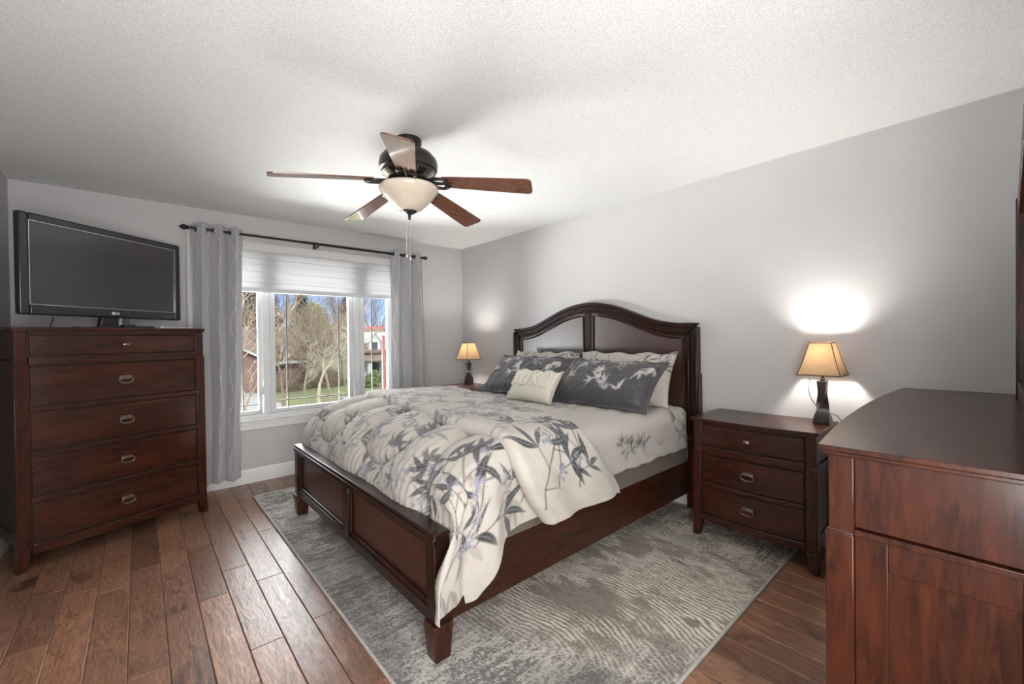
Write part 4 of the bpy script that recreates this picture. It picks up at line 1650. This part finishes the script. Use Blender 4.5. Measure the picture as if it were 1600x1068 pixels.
def fitted_sheet():
    R = .085
    ax = roundbox(MX0 - .008, MX1 + .006, MY0 - .012, MY1 + .012, .47, .772, R, .1, .011)
    su, cx, dx = ax(MX0 - .008, MX1 + .006, .05)
    sv, cy, dy = ax(MY0 - .012, MY1 + .012, .205)
    U, V = np.meshgrid(su, sv, indexing='ij')
    X, Y = np.meshgrid(cx, cy, indexing='ij')
    DX, DY = np.meshgrid(dx, dy, indexing='ij')
    Z = .772 - np.maximum(DX, DY) - .35 * np.minimum(DX, DY)
    # rounded corner in plan at the head
    kx = np.clip(DX / R, 0, 1)
    side = np.clip(DY / R, 0, 1)
    xm = (X - (MX1 - .10)) / .10
    pull = np.where((xm > 0) & (side > 0), 1 - np.sqrt(np.clip(1 - np.clip(xm, 0, 1) ** 2, 0, 1)), 0) * .07 * side
    Y = Y + np.where(Y < BC, pull, -pull)
    t = np.clip((DY - .1) / .2, 0, 1)
    wr = .007 * np.sin((X * 1.4 + Y + Z * 2.2) * 26 + 5 * fbm(X, Z, 5, 3)) * t * sstep(1.9, 2.6, X)
    Y = Y + np.where(Y < BC, -wr, wr)
    Z = Z + .010 * (fbm(X, Y, 5, 8) - .5) + .004 * np.sin((Y * 2 - X) * 18 + 4 * fbm(X, Y, 3, 2)) * (DY < .05)
    Z = np.maximum(Z, .482 + .006 * np.sin(X * 15))
    cv = Canvas(su[0] - .01, su[-1] + .01, sv[0] - .01, sv[-1] + .01, CREAM, .0025)
    Rr = random.Random(5)
    vN = sv[0]
    for (uu, vv, a, l) in ((2.98, vN + .02, 1.9, .34), (2.84, vN + .04, 1.2, .22), (2.92, vN + .30, .9, .18), (2.45, vN + .03, 2.4, .2), (2.20, vN + .02, 1.3, .14), (2.3, 1.9, 1.2, .3), (2.5, 2.6, 2.0, .3), (2.2, 2.4, .6, .3), (2.35, 3.0, 1.0, .3), (2.18, vN + .1, 1.9, .12)):
        cv.branch(uu, vv, a, l, Rr, INK, .9, .085, .07)
    for (uu, vv, a) in ((2.6, vN + .08, 1.2), (2.97, vN + .12, 2.2), (2.28, 2.1, .4)):
        cv.spray(uu, vv, a, 4, .10, Rr, GHOST, .7, None)
    P = np.stack([X, Y, Z], -1)
    grid('fitted_sheet', P, m_sheet, mat_, cv.sample(U, V), thick=.006, flip=False)


fitted_sheet()

# ------------------------------------------------------------------ comforter
YN_, YF_, RS = 1.392, 3.455, .115
Y_IN0, Y_IN1 = YN_ + RS, YF_ - RS


def across(v, hem_n, hem_f, Tn, Tf):
    """v: array of arc coordinate in 0..1 pieces handled by caller"""


def seam_points():
    """serpentine quilting lines in cloth coordinates: channels run along the bed, joined in U turns at the foot"""
    pts = []
    for ya, yb, xe in ((2.03, 2.50, .22), (2.86, 3.22, .20)):
        r = (yb - ya) / 2
        for k in range(90):
            a = PI * k / 89
            pts.append((xe + r * .9 * (1 - math.sin(a)), (ya + yb) / 2 - r * math.cos(a)))
        for k in range(150):
            for y in (ya, yb):
                pts.append((xe + r * .9 + k * .008, y + .02 * (math.sin(k * .065 + y * 5) - math.sin(y * 5))))
    for k in range(190):
        uu = .10 + k * .008
        pts.append((uu, 1.72 + .03 * math.sin(uu * 5) - .30 * max(0, .55 - uu) ** 1.5))
    return np.array(pts)


def comforter():
    PX = np.array([(.946, .40), (.944, .45), (.944, .50), (.946, .56), (.956, .615), (.978, .665), (1.015, .708), (1.06, .750), (1.12, .780), (1.2, .800), (1.32, .814), (1.5, .82), (1.62, .82)])
    seg = np.hypot(*np.diff(PX, axis=0).T)
    cum = np.concatenate([[0], np.cumsum(seg)])
    st = .006
    nu = int(cum[-1] / st)
    us = np.linspace(0, cum[-1], nu)
    px, pz = np.interp(us, cum, PX[:, 0]), np.interp(us, cum, PX[:, 1])
    for _ in range(8):
        px[1:-1] = (px[:-2] + 2 * px[1:-1] + px[2:]) / 4
        pz[1:-1] = (pz[:-2] + 2 * pz[1:-1] + pz[2:]) / 4
    hemx = np.array([.90, .945, .99, 1.03, 1.08, 1.12, 1.16, 1.20, 1.28, 1.43, 1.64])
    hemz = np.array([.20, .205, .22, .235, .30, .36, .42, .445, .455, .472, .48])
    q = PI * RS / 2
    nS, nI = 100, int((Y_IN1 - Y_IN0) / st)
    nF = 60
    rows = []
    Uc, Vc = [], []
    for i in range(nu):
        T, x = pz[i], px[i]
        Ts = max(T, .585 + .10 * min(1, us[i] / .25))
        corner = math.exp(-(us[i] / .26) ** 2)
        hz = np.interp(x + .10 * min(us[i], .35), hemx, hemz)
        hz = np.interp(x if us[i] > .30 else .945 + us[i] * .35, hemx, hemz)
        Ltot = q + max(.02, Ts - RS - hz)
        k = np.linspace(1, 0, nS, endpoint=False) * Ltot
        th = np.minimum(k / RS, PI / 2)
        y = Y_IN0 - RS * np.sin(th)
        d = RS * (1 - np.cos(th)) + np.maximum(k - q, 0)
        near = np.stack([x - .106 * corner * sstep(.03, .26, d), y, Ts - d, us[i] + 0 * k, Y_IN0 - k], -1)
        yi = np.linspace(Y_IN0, Y_IN1, nI)
        bl_ = 1 - sstep(0, .16, yi - Y_IN0)
        inn_ = np.stack([x + 0 * yi, yi, T + (Ts - T) * bl_, us[i] + 0 * yi, yi], -1)
        hzf = .36
        Tf = max(T, .44)
        Lf = q + max(.02, Tf - RS - hzf)
        k = np.linspace(0, 1, nF + 1)[1:] * Lf
        th = np.minimum(k / RS, PI / 2)
        far = np.stack([x + 0 * k, Y_IN1 + RS * np.sin(th), T - RS * (1 - np.cos(th)) - np.maximum(k - q, 0), us[i] + 0 * k, Y_IN1 + k], -1)
        far[:, 2] = np.maximum(far[:, 2], .30)
        rows.append(np.concatenate([near, inn_, far]))
    A = np.array(rows)
    P, U, V = A[..., :3].copy(), A[..., 3], A[..., 4]
    # normals
    du, dv = np.gradient(P, axis=0), np.gradient(P, axis=1)
    Nn = np.cross(du, dv)
    Nn /= np.linalg.norm(Nn, axis=-1, keepdims=True) + 1e-9
    sp = seam_points()
    D = np.full(U.shape, 9.0)
    for a, b in sp:
        D = np.minimum(D, np.hypot(U - a, V - b))
    puff = .054 * (1 - np.exp(-(D / .060) ** 1.15)) - .008 * np.exp(-(D / .009) ** 2)
    sidef = sstep(Y_IN0 - .25, Y_IN0 - .02, V)
    body = sstep(.0, .16, U)
    h = puff * (.35 + .65 * sidef) * (.45 + .55 * body) - .012
    h += .020 * (fbm(U, V, 3.2, 4) - .5) + .010 * (fbm(U, V, 9, 12) - .5)
    # gathers running down the foot drop
    h += .0018 * np.sin(V * 130 + 6 * fbm(U, V, 5, 30) + U * 8) * (1 - sstep(.28, .62, U)) * sidef
    # hanging folds on the near side and the corner lobe
    w = sstep(.0, .35, Y_IN0 - V)
    h += w * (.030 * np.exp(-((P[..., 0] - 1.10) / .055) ** 2) - .018 * np.exp(-((P[..., 0] - .965) / .022) ** 2) * sstep(.1, .35, Y_IN0 - V) + .012 * np.sin(P[..., 0] * 17 + 2 * V))
    # keep clear of the footboard end
    P = P + Nn * h[..., None]
    P[..., 1] = np.where((V < Y_IN0 - q) & (P[..., 0] < 1.0), np.minimum(P[..., 1], 1.425), P[..., 1])
    # tuck the foot edge down behind the footboard
    k_ = sstep(Y_IN0 - .17, Y_IN0 - .08, V[0])
    low = P[0].copy()
    low[:, 2] = np.where(low[:, 2] > .41, low[:, 2] + (.41 - low[:, 2]) * k_, low[:, 2])
    low[:, 0] = low[:, 0] + k_ * (np.clip(low[:, 0], .936, .950) - low[:, 0])
    sk = np.stack([low + (P[0] - low) * t for t in np.linspace(0, 1, 10, endpoint=False)])
    P = np.concatenate([sk, P])
    U = np.concatenate([U[0] - np.linspace(.06, .004, 10)[:, None] * k_[None], U])
    V = np.concatenate([np.repeat(V[:1], 10, 0), V])
    cv = Canvas(-.09, cum[-1] + .02, V.min() - .02, V.max() + .02, CREAM, .002)
    R = random.Random(12)
    v0 = Y_IN0
    # pale ghost leaves first
    for (a, b, c) in ((.30, v0 - .30, -1.6), (.12, v0 - .40, -1.7), (.20, v0 - .42, -1.5), (.34, v0 - .05, -1.3), (.55, v0 - .28, -1.4), (.36, v0 + .22, -1.8), (.30, v0 + .12, 2.2), (.62, v0 + .05, 1.0), (.75, v0 - .22, -1.2), (.95, v0 - .1, -1.7), (.4, 2.2, 2.6), (.3, 2.9, 2.9), (.8, 2.4, .4), (.22, 1.95, 3.0)):
        cv.spray(a, b, c, 3, .155, R, GHOST, .85, None, 1.0)
    for k in range(30):
        cv.spray(R.uniform(.1, 1.05), R.uniform(v0 + .2, 3.4), R.uniform(0, 6.28), 3, .10, R, GHOST, .5, None, 1.1)
    # stems from the near corner up and over the edge
    B = cv.branch
    B(.10, v0 - .43, 1.45, .55, R, INK, 1, .150, .105, .006)
    B(.17, v0 - .36, .75, .52, R, INK, 1, .150, .11, .006)
    B(.14, v0 - .30, 1.0, .40, R, INK, 1, .14, .10, .0055)
    B(.34, v0 - .33, .6, .40, R, INK, 1, .145, .10, .0055)
    B(.45, v0 - .30, .9, .26, R, GREY, 1, .11, .09, .0055)
    B(.30, v0 - .04, 1.2, .28, R, INK, 1, .135, .09, .0055)
    B(.62, v0 - .32, 1.2, .22, R, INK, 1, .13, .09, .0055)
    B(.55, v0 - .06, .3, .35, R, INK, 1, .135, .09, .0055)
    B(.85, v0 - .26, 1.3, .3, R, INK, 1, .13, .09, .0055)
    cv.flower(.20, v0 - .22, .045, R)
    cv.flower(.36, v0 - .12, .05, R)
    cv.flower(.30, v0 - .30, .04, R)
    cv.flower(.52, v0 - .18, .03, R)
    # foot face and far side
    for (a, b, c, l) in ((.05, v0 + .16, .2, .35), (.06, v0 + .34, .1, .45), (.05, v0 + .52, -.1, .35), (.04, v0 + .78, .15, .40), (.06, v0 + 1.05, -.15, .45), (.05, v0 + 1.3, .1, .35), (.06, v0 + 1.55, .2, .40), (.05, v0 + 1.72, .0, .35)):
        B(a, b, c, l, R, (.065, .066, .078), .92, .105, .075, .0045)
        cv.flower(a + .12, b + .03, .05, R)
        cv.flower(a + .20, b - .02, .04, R, LAV)
    for k in range(7):
        B(R.uniform(.18, .38), R.uniform(v0 + .12, 3.35), R.uniform(-.6, .9), R.uniform(.18, .34), R, R.choice(((.10, .10, .11), (.16, .16, .175), (.20, .20, .22))), .88, .10, .08, .004)
    for k in range(17):
        B(R.uniform(.25, 1.0), R.uniform(v0 + .15, 3.35), R.uniform(0, 6.28), R.uniform(.15, .32), R, R.choice(((.11, .11, .12), (.19, .19, .20))), .85, .10, .08, .004)
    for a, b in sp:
        cv.line([(a - .002, b), (a + .002, b)], .0055, (.22, .20, .18), .75)  # dark seam thread, with crease shade painted into the print
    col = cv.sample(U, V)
    t = thing('comforter', 'puffy cream comforter printed with grey bamboo leaves, folded back across the bed', 'comforter', (0, 0, 0))
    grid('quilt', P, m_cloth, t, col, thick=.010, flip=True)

    # ---- the folded-back top of the comforter
    rows = []
    ncs = 150
    ys = np.concatenate([np.linspace(0, 1, 120, endpoint=False), 1 + np.linspace(0, 1, 380, endpoint=False), 2 + np.linspace(0, 1, 61)])
    R0 = RS + .035
    yN, yF = YN_ - .026, YF_ + .02
    a0, a1 = yN + R0, yF - R0
    q2 = PI * R0 / 2
    base_z = .812
    A = []
    for s in ys:
        if s < 1:
            Lt = q2 + (base_z - R0 - .455)
            k = (1 - s) * Lt
            th = min(k / R0, PI / 2)
            y, d, v = a0 - R0 * math.sin(th), R0 * (1 - math.cos(th)) + max(k - q2, 0), a0 - k
        elif s < 2:
            y, d, v = a0 + (s - 1) * (a1 - a0), 0, a0 + (s - 1) * (a1 - a0)
        else:
            Lt = q2 + (base_z - R0 - .42)
            k = (s - 2) * Lt
            th = min(k / R0, PI / 2)
            y, d, v = a1 + R0 * math.sin(th), R0 * (1 - math.cos(th)) + max(k - q2, 0), a1 + k
        f = (y - 1.4) / 2.0
        xf = 1.20 + .20 * max(0, f) + .22 * sstep(.0, .5, d) + .012 * math.sin(v * 9)
        xb = 1.70 + .56 * f + (.30 if s < 1 else .0) * sstep(.02, .42, d) + .015 * math.sin(v * 11 + 1)
        # section: under-edge, rounded nose, flat top, soft thin back edge
        th_ = .038
        sec = []
        for j in range(14):
            sec.append((xf + .16 - .13 * j / 13, -.012))
        for j in range(1, 16):
            a = -PI / 2 - PI * j / 15
            sec.append((xf + .03 + .030 * math.cos(a), -.012 + th_ + th_ * math.sin(a) * 1.0))
        for j in range(1, ncs - 29 - 4):
            g = j / (ncs - 34)
            sec.append((xf + .03 + (xb - xf - .03) * g, 2 * th_ - .012 - .030 * g ** 1.5))
        nl = ncs - len(sec)
        for j in range(1, nl + 1):
            sec.append((xb + .004 * math.sin(PI * j / nl), .014 - .018 * j / nl))
        # outward direction of the section's thickness
        if s < 1:
            th = min((1 - s) * Lt / R0, PI / 2)
            nz, ny = math.cos(th), -math.sin(th)
        elif s < 2:
            nz, ny = 1, 0
        else:
            th = min((s - 2) * Lt / R0, PI / 2)
            nz, ny = math.cos(th), math.sin(th)
        A.append([(x, y + ny * o, base_z - d + nz * o, x - xf, v) for x, o in sec])
    A = np.array(A)
    P, U2, V2 = A[..., :3].copy(), A[..., 3], A[..., 4]
    du, dv = np.gradient(P, axis=0), np.gradient(P, axis=1)
    Nn = np.cross(dv, du)
    Nn /= np.linalg.norm(Nn, axis=-1, keepdims=True) + 1e-9
    sg = np.sign(Nn[300, 100, 2])
    Nn *= sg
    h = .016 * (fbm(U2, V2, 6, 50) - .5) + .008 * (fbm(U2, V2, 16, 52) - .5)
    h += .006 * np.sin(V2 * 9 + 5 * fbm(U2, V2, 3, 8)) * sstep(.05, .2, U2)
    h += .018 * np.sin(U2 * 16 + 1.0) * sstep(a0 - .05, a0 - .35, V2) * sstep(.05, .2, U2)
    P = P + Nn * h[..., None]
    P[..., 2] += .010 * np.sin(V2 * 40) * (U2 > (U2.max(1, keepdims=True) - .012)) * (P[..., 2] < .6)
    cv = Canvas(-.10, U2.max() + .03, V2.min() - .02, V2.max() + .02, sc(CREAM, 1.02), .002)
    R = random.Random(33)
    v0 = a0
    for k in range(26):
        cv.spray(R.uniform(.0, .9), R.uniform(v0 - .3, 3.4), R.uniform(0, 6.28), 3, .11, R, GHOST, .6, None, 1.1)
    B = cv.branch
    B(.02, v0 - .36, 1.0, .50, R, INK, 1, .145, .10, .0055)
    B(.16, v0 - .30, .75, .45, R, INK, 1, .14, .10, .0055)
    B(.30, v0 - .33, .9, .35, R, INK, 1, .135, .09, .0055)
    B(.36, v0 - .12, 2.2, .30, R, INK, 1, .135, .09, .0055)
    B(.12, v0 - .02, 1.3, .30, R, GREY, 1, .11, .09, .0055)
    cv.flower(.36, v0 - .20, .045, R)
    cv.flower(.22, v0 - .10, .035, R)
    for k in range(84):
        B(R.uniform(.0, .75), R.uniform(v0 + .12, 3.45), R.uniform(.6, 2.5), R.uniform(.15, .32), R, R.choice(((.08, .08, .09), (.14, .14, .155), (.20, .20, .21))), .88, .095, .08, .004)
    for k in range(14):
        cv.flower(R.uniform(.05, .7), R.uniform(v0 + .2, 3.4), .04, R, LAV)
    grid('folded_edge', P, m_cloth, t, cv.sample(U2, V2), thick=.006, flip=(sg > 0))


comforter()


# ------------------------------------------------------------------ pillows
def pillow(name, label, c, w, hgt, depth, lean, mat, base, paint, flange=0.0, seed=1, n=110, m=80, yaw_=0, group=None, puff=.5, wr=1.0, cat='pillow', sag=0):
    """c = middle of the bottom edge; leaning back towards +x by angle lean from vertical"""
    a = np.linspace(-1, 1, n)
    b = np.linspace(-1, 1, m)
    A, B = np.meshgrid(a, b, indexing='ij')
    fa, fb = w / 2, hgt / 2
    ca_, cb_ = 1 - flange / fa, 1 - flange / fb
    ia, ib = np.clip(np.abs(A) / ca_, 0, 1), np.clip(np.abs(B) / cb_, 0, 1)
    T = ((1 - ia ** 3.2) * (1 - ib ** 2.6)) ** puff * depth / 2
    T = T * (.96 - .10 * B)
    wrk = (fbm(A * fa, B * fb, 9, seed) - .5) * .030 + (fbm(A * fa * 2.2, B * fb * .8, 12, seed + 3) - .5) * .008
    edge = np.exp(-((1 - np.maximum(ia, ib)) / .22) ** 2)
    wrk = wrk + edge * .0025 * np.sin((np.where(ia > ib, B * fb, A * fa)) * 90 + 6 * fbm(A, B, 3, seed + 9))
    pinch = 1 - .07 * (1 - A ** 2) * np.abs(B) ** 3
    pincha = 1 - .06 * (1 - B ** 2) * np.abs(A) ** 3
    Lx = A * fa * pincha
    Lz = B * fb * pinch + fb
    edgew = .010 * np.sin(A * 11 + seed) * np.clip((np.abs(B) - .8) / .2, 0, 1)
    Lz = Lz + edgew * (B > 0)
    Fl = .004 + flange * .22 * np.sin(A * 9 + seed * 2) * (ib >= 1)
    cv = Canvas(-fa - .02, fa + .02, -fb - .02, fb + .02, base, .0018)
    paint(cv, fa, fb, random.Random(seed))
    colr = cv.sample(A * fa, B * fb)
    sl_, cl_ = math.sin(lean), math.cos(lean)
    sy_, cy_ = math.sin(yaw_), math.cos(yaw_)

    def place(dep):
        x = Lz * sl_ - dep * cl_
        z = Lz * cl_ + dep * sl_
        y = -Lx
        z = z - sag * (A ** 2) * (1 - (B + 1) / 2)
        return np.stack([x * cy_ - y * sy_, x * sy_ + y * cy_, z], -1)
    front = place(T + wrk * wr + Fl)
    back = place(-(T * .75) + Fl - .006)
    P = np.concatenate([front, back[:, ::-1]], 1)
    cc = np.concatenate([colr, colr[:, ::-1]], 1)
    t = thing(name, label, cat, c, 0, group)
    o = grid('cushion', P, mat, t, cc, close_v=True, flip=False)
    # close the two short sides
    import bmesh
    bm = bmesh.new()
    bm.from_mesh(o.data)
    bm.verts.ensure_lookup_table()
    for r in (0, n - 1):
        k0 = r * 2 * m
        for j in range(m - 1):
            try:
                bm.faces.new([bm.verts[k0 + j], bm.verts[k0 + j + 1], bm.verts[k0 + 2 * m - 2 - j], bm.verts[k0 + 2 * m - 1 - j]])
            except ValueError:
                pass
    bmesh.ops.recalc_face_normals(bm, faces=bm.faces)
    bm.to_mesh(o.data)
    bm.free()
    o.data.polygons.foreach_set('use_smooth', [True] * len(o.data.polygons))
    return t, place, (A, B, fa, fb, T)


m_pc = vcol('printed_pillow_cotton', .8, .06, .14, (26, 26, 10), 3, .004, sheen=.1)
m_sham = vcol('grey_satin_sham', .5, .06, .12, (26, 26, 10), 3, .004, sheen=.2, spec=.45)
m_thr = vcol('cream_woven_cotton', .9, .12, .5, (1, 1, 1), 330, .003, sheen=.1)

PALE, PALE2 = (.42, .41, .40), (.34, .335, .40)


def paint_cream(cv, fa, fb, R):
    for k in range(7):
        cv.spray(R.uniform(-fa, fa), R.uniform(-fb, fb), R.uniform(0, 6.28), 3, .10, R, GHOST, .7, None, 1.1)
    for (a, b, c) in ((fa * .75, -fb * .2, 1.3), (fa * .9, fb * .1, 2.0), (-fa * .8, fb * .2, 1.2), (fa * .2, fb * .3, .9), (-fa * .2, fb * .4, 2)):
        cv.branch(a, b, c, .26, R, INK, .9, .10, .08, .004)


def paint_sham(cv, fa, fb, R):
    for k in range(5):
        cv.spray(R.uniform(-fa, fa), R.uniform(-fb * .6, fb * .8), R.uniform(0, 6.28), 3, .10, R, (.10, .095, .10), .7, None, 1.1)
    for (a, b, c, n) in ((-fa * .52, fb * .62, -1.5, 5), (fa * .02, fb * .22, 2.9, 4), (fa * .68, fb * .35, -1.2, 4), (-fa * .85, fb * .3, -1.6, 4), (fa * .18, -fb * .35, 2.2, 5), (fa * .05, -fb * .1, 2.6, 3), (-fa * .30, fb * .75, -1.0, 4), (fa * .85, fb * .6, -2.0, 4), (-fa * .1, -fb * .2, 3.4, 3), (fa * .5, -fb * .5, 2.0, 3), (-fa * .72, -fb * .1, .8, 3)):
        cv.spray(a, b, c, n, .10, R, PALE, .95, (.25, .25, .25), 1.3)
    for (a, b) in ((fa * .30, fb * .55), (fa * .40, fb * .62), (fa * .35, fb * .42)):
        cv.flower(a, b, .045, R, (.50, .50, .56), (.15, .15, .15))
    cv.line([(fa * .55, -fb), (fa * .60, -fb * .2), (fa * .66, fb * .3), (fa * .72, fb)], .0035, (.025, .025, .028))
    cv.line([(fa * .60, -fb * .1), (fa * .75, fb * .35), (fa * .9, fb * .42)], .004, PALE)
    cv.line([(fa * .18, -fb * .4), (fa * .3, fb * .1), (fa * .33, fb * .5)], .0035, (.05, .05, .05))
    cv.branch(fa * .25, -fb * .3, 1.2, .18, R, (.055, .05, .05), .9, .08, .06, .003, None, False)
    cv.spray(fa * .22, -fb * .55, 1.8, 6, .09, R, PALE2, .6, None, 1.6)


SHEET_Z = .775
pillow('bed_pillow', 'cream leaf print pillow against the headboard, behind the right dark sham', (2.80, 1.945, SHEET_Z + .004), .88, .42, .16, math.radians(21), m_pc, sc(CREAM, .98), paint_cream, .0, 3, group='cream pillows against the headboard')
pillow('bed_pillow', 'cream leaf print pillow nearly hidden behind the left dark sham', (2.80, 2.82, SHEET_Z + .004), .84, .41, .16, math.radians(21), m_pc, sc(CREAM, .98), paint_cream, .0, 7, group='cream pillows against the headboard')
SH = (.052, .049, .055)
pillow('pillow_sham', 'dark grey bamboo print sham on the near side, right of the cream cushion', (2.475, 1.915, SHEET_Z + .008), .86, .46, .21, math.radians(45), m_sham, SH, paint_sham, .03, 11, group='dark grey pillow shams', sag=0.0)
pillow('pillow_sham', 'dark grey bamboo print sham on the window side, behind the cream cushion', (2.485, 2.83, SHEET_Z + .008), .94, .47, .21, math.radians(44), m_sham, SH, paint_sham, .03, 14, group='dark grey pillow shams')


def paint_plain(cv, fa, fb, R):
    pass


t, place, (A_, B_, fa_, fb_, T_) = pillow('throw_pillow', 'small cream lumbar cushion with raised XOXO letters and fringed ends', (2.335, 2.46, SHEET_Z + .006), .50, .285, .15, math.radians(32), m_thr, (.66, .63, .55), paint_plain, .0, 21, puff=.55, wr=.5)
m_tuft = pbr('cream_tufted_yarn', (.66, .63, .55), .95, .1, 200, .6, 400, .002)


def on_pillow(a, b, dd=.006):
    """point on the front of the throw pillow at local metres (a, b)"""
    i = np.clip((a / fa_ + 1) / 2 * (A_.shape[0] - 1), 0, A_.shape[0] - 1)
    j = np.clip((b / fb_ + 1) / 2 * (A_.shape[1] - 1), 0, A_.shape[1] - 1)
    F = THR_FRONT[int(round(i)), int(round(j))]
    return tuple(Vector(F) + THR_N * dd)


_w = (fbm(A_ * fa_, B_ * fb_, 9, 21) - .5) * .010
THR_FRONT = place(T_ + _w + .004)
THR_N = Vector((-math.cos(math.radians(32)), 0, math.sin(math.radians(32))))
lx = -.175
for ch in 'XOXO':
    mb = MB()
    cx, cz, rw, rh = lx, .040, .040, .068
    if ch == 'O':
        mb.tube([on_pillow(cx + rw * math.cos(a), cz + rh * math.sin(a)) for a in (2 * PI * k / 26 for k in range(26))], .0105, 7, closed=True)
    else:
        for s in (-1, 1):
            mb.tube([on_pillow(cx + s * rw * (2 * k / 12 - 1), cz + rh * (2 * k / 12 - 1)) for k in range(13)], .0105, 7)
    obj('raised_letter', mb, m_tuft, t, smooth=180)
    lx += .115
for s in (-1, 1):
    fm = MB()
    R = random.Random(40 + s)
    for k in range(30):
        b = -fb_ + 2 * fb_ * (k + .5) / 30
        p0 = Vector(on_pillow(s * fa_ * .985, b, 0))
        d = Vector((R.gauss(0, .006), -s * R.uniform(.014, .026), R.gauss(-.006, .006)))
        fm.tube([p0, p0 + d * .5 + Vector((0, 0, .003)), p0 + d], [.0035, .004, .002], 5)
    obj('fringe', fm, m_tuft, t, smooth=180)
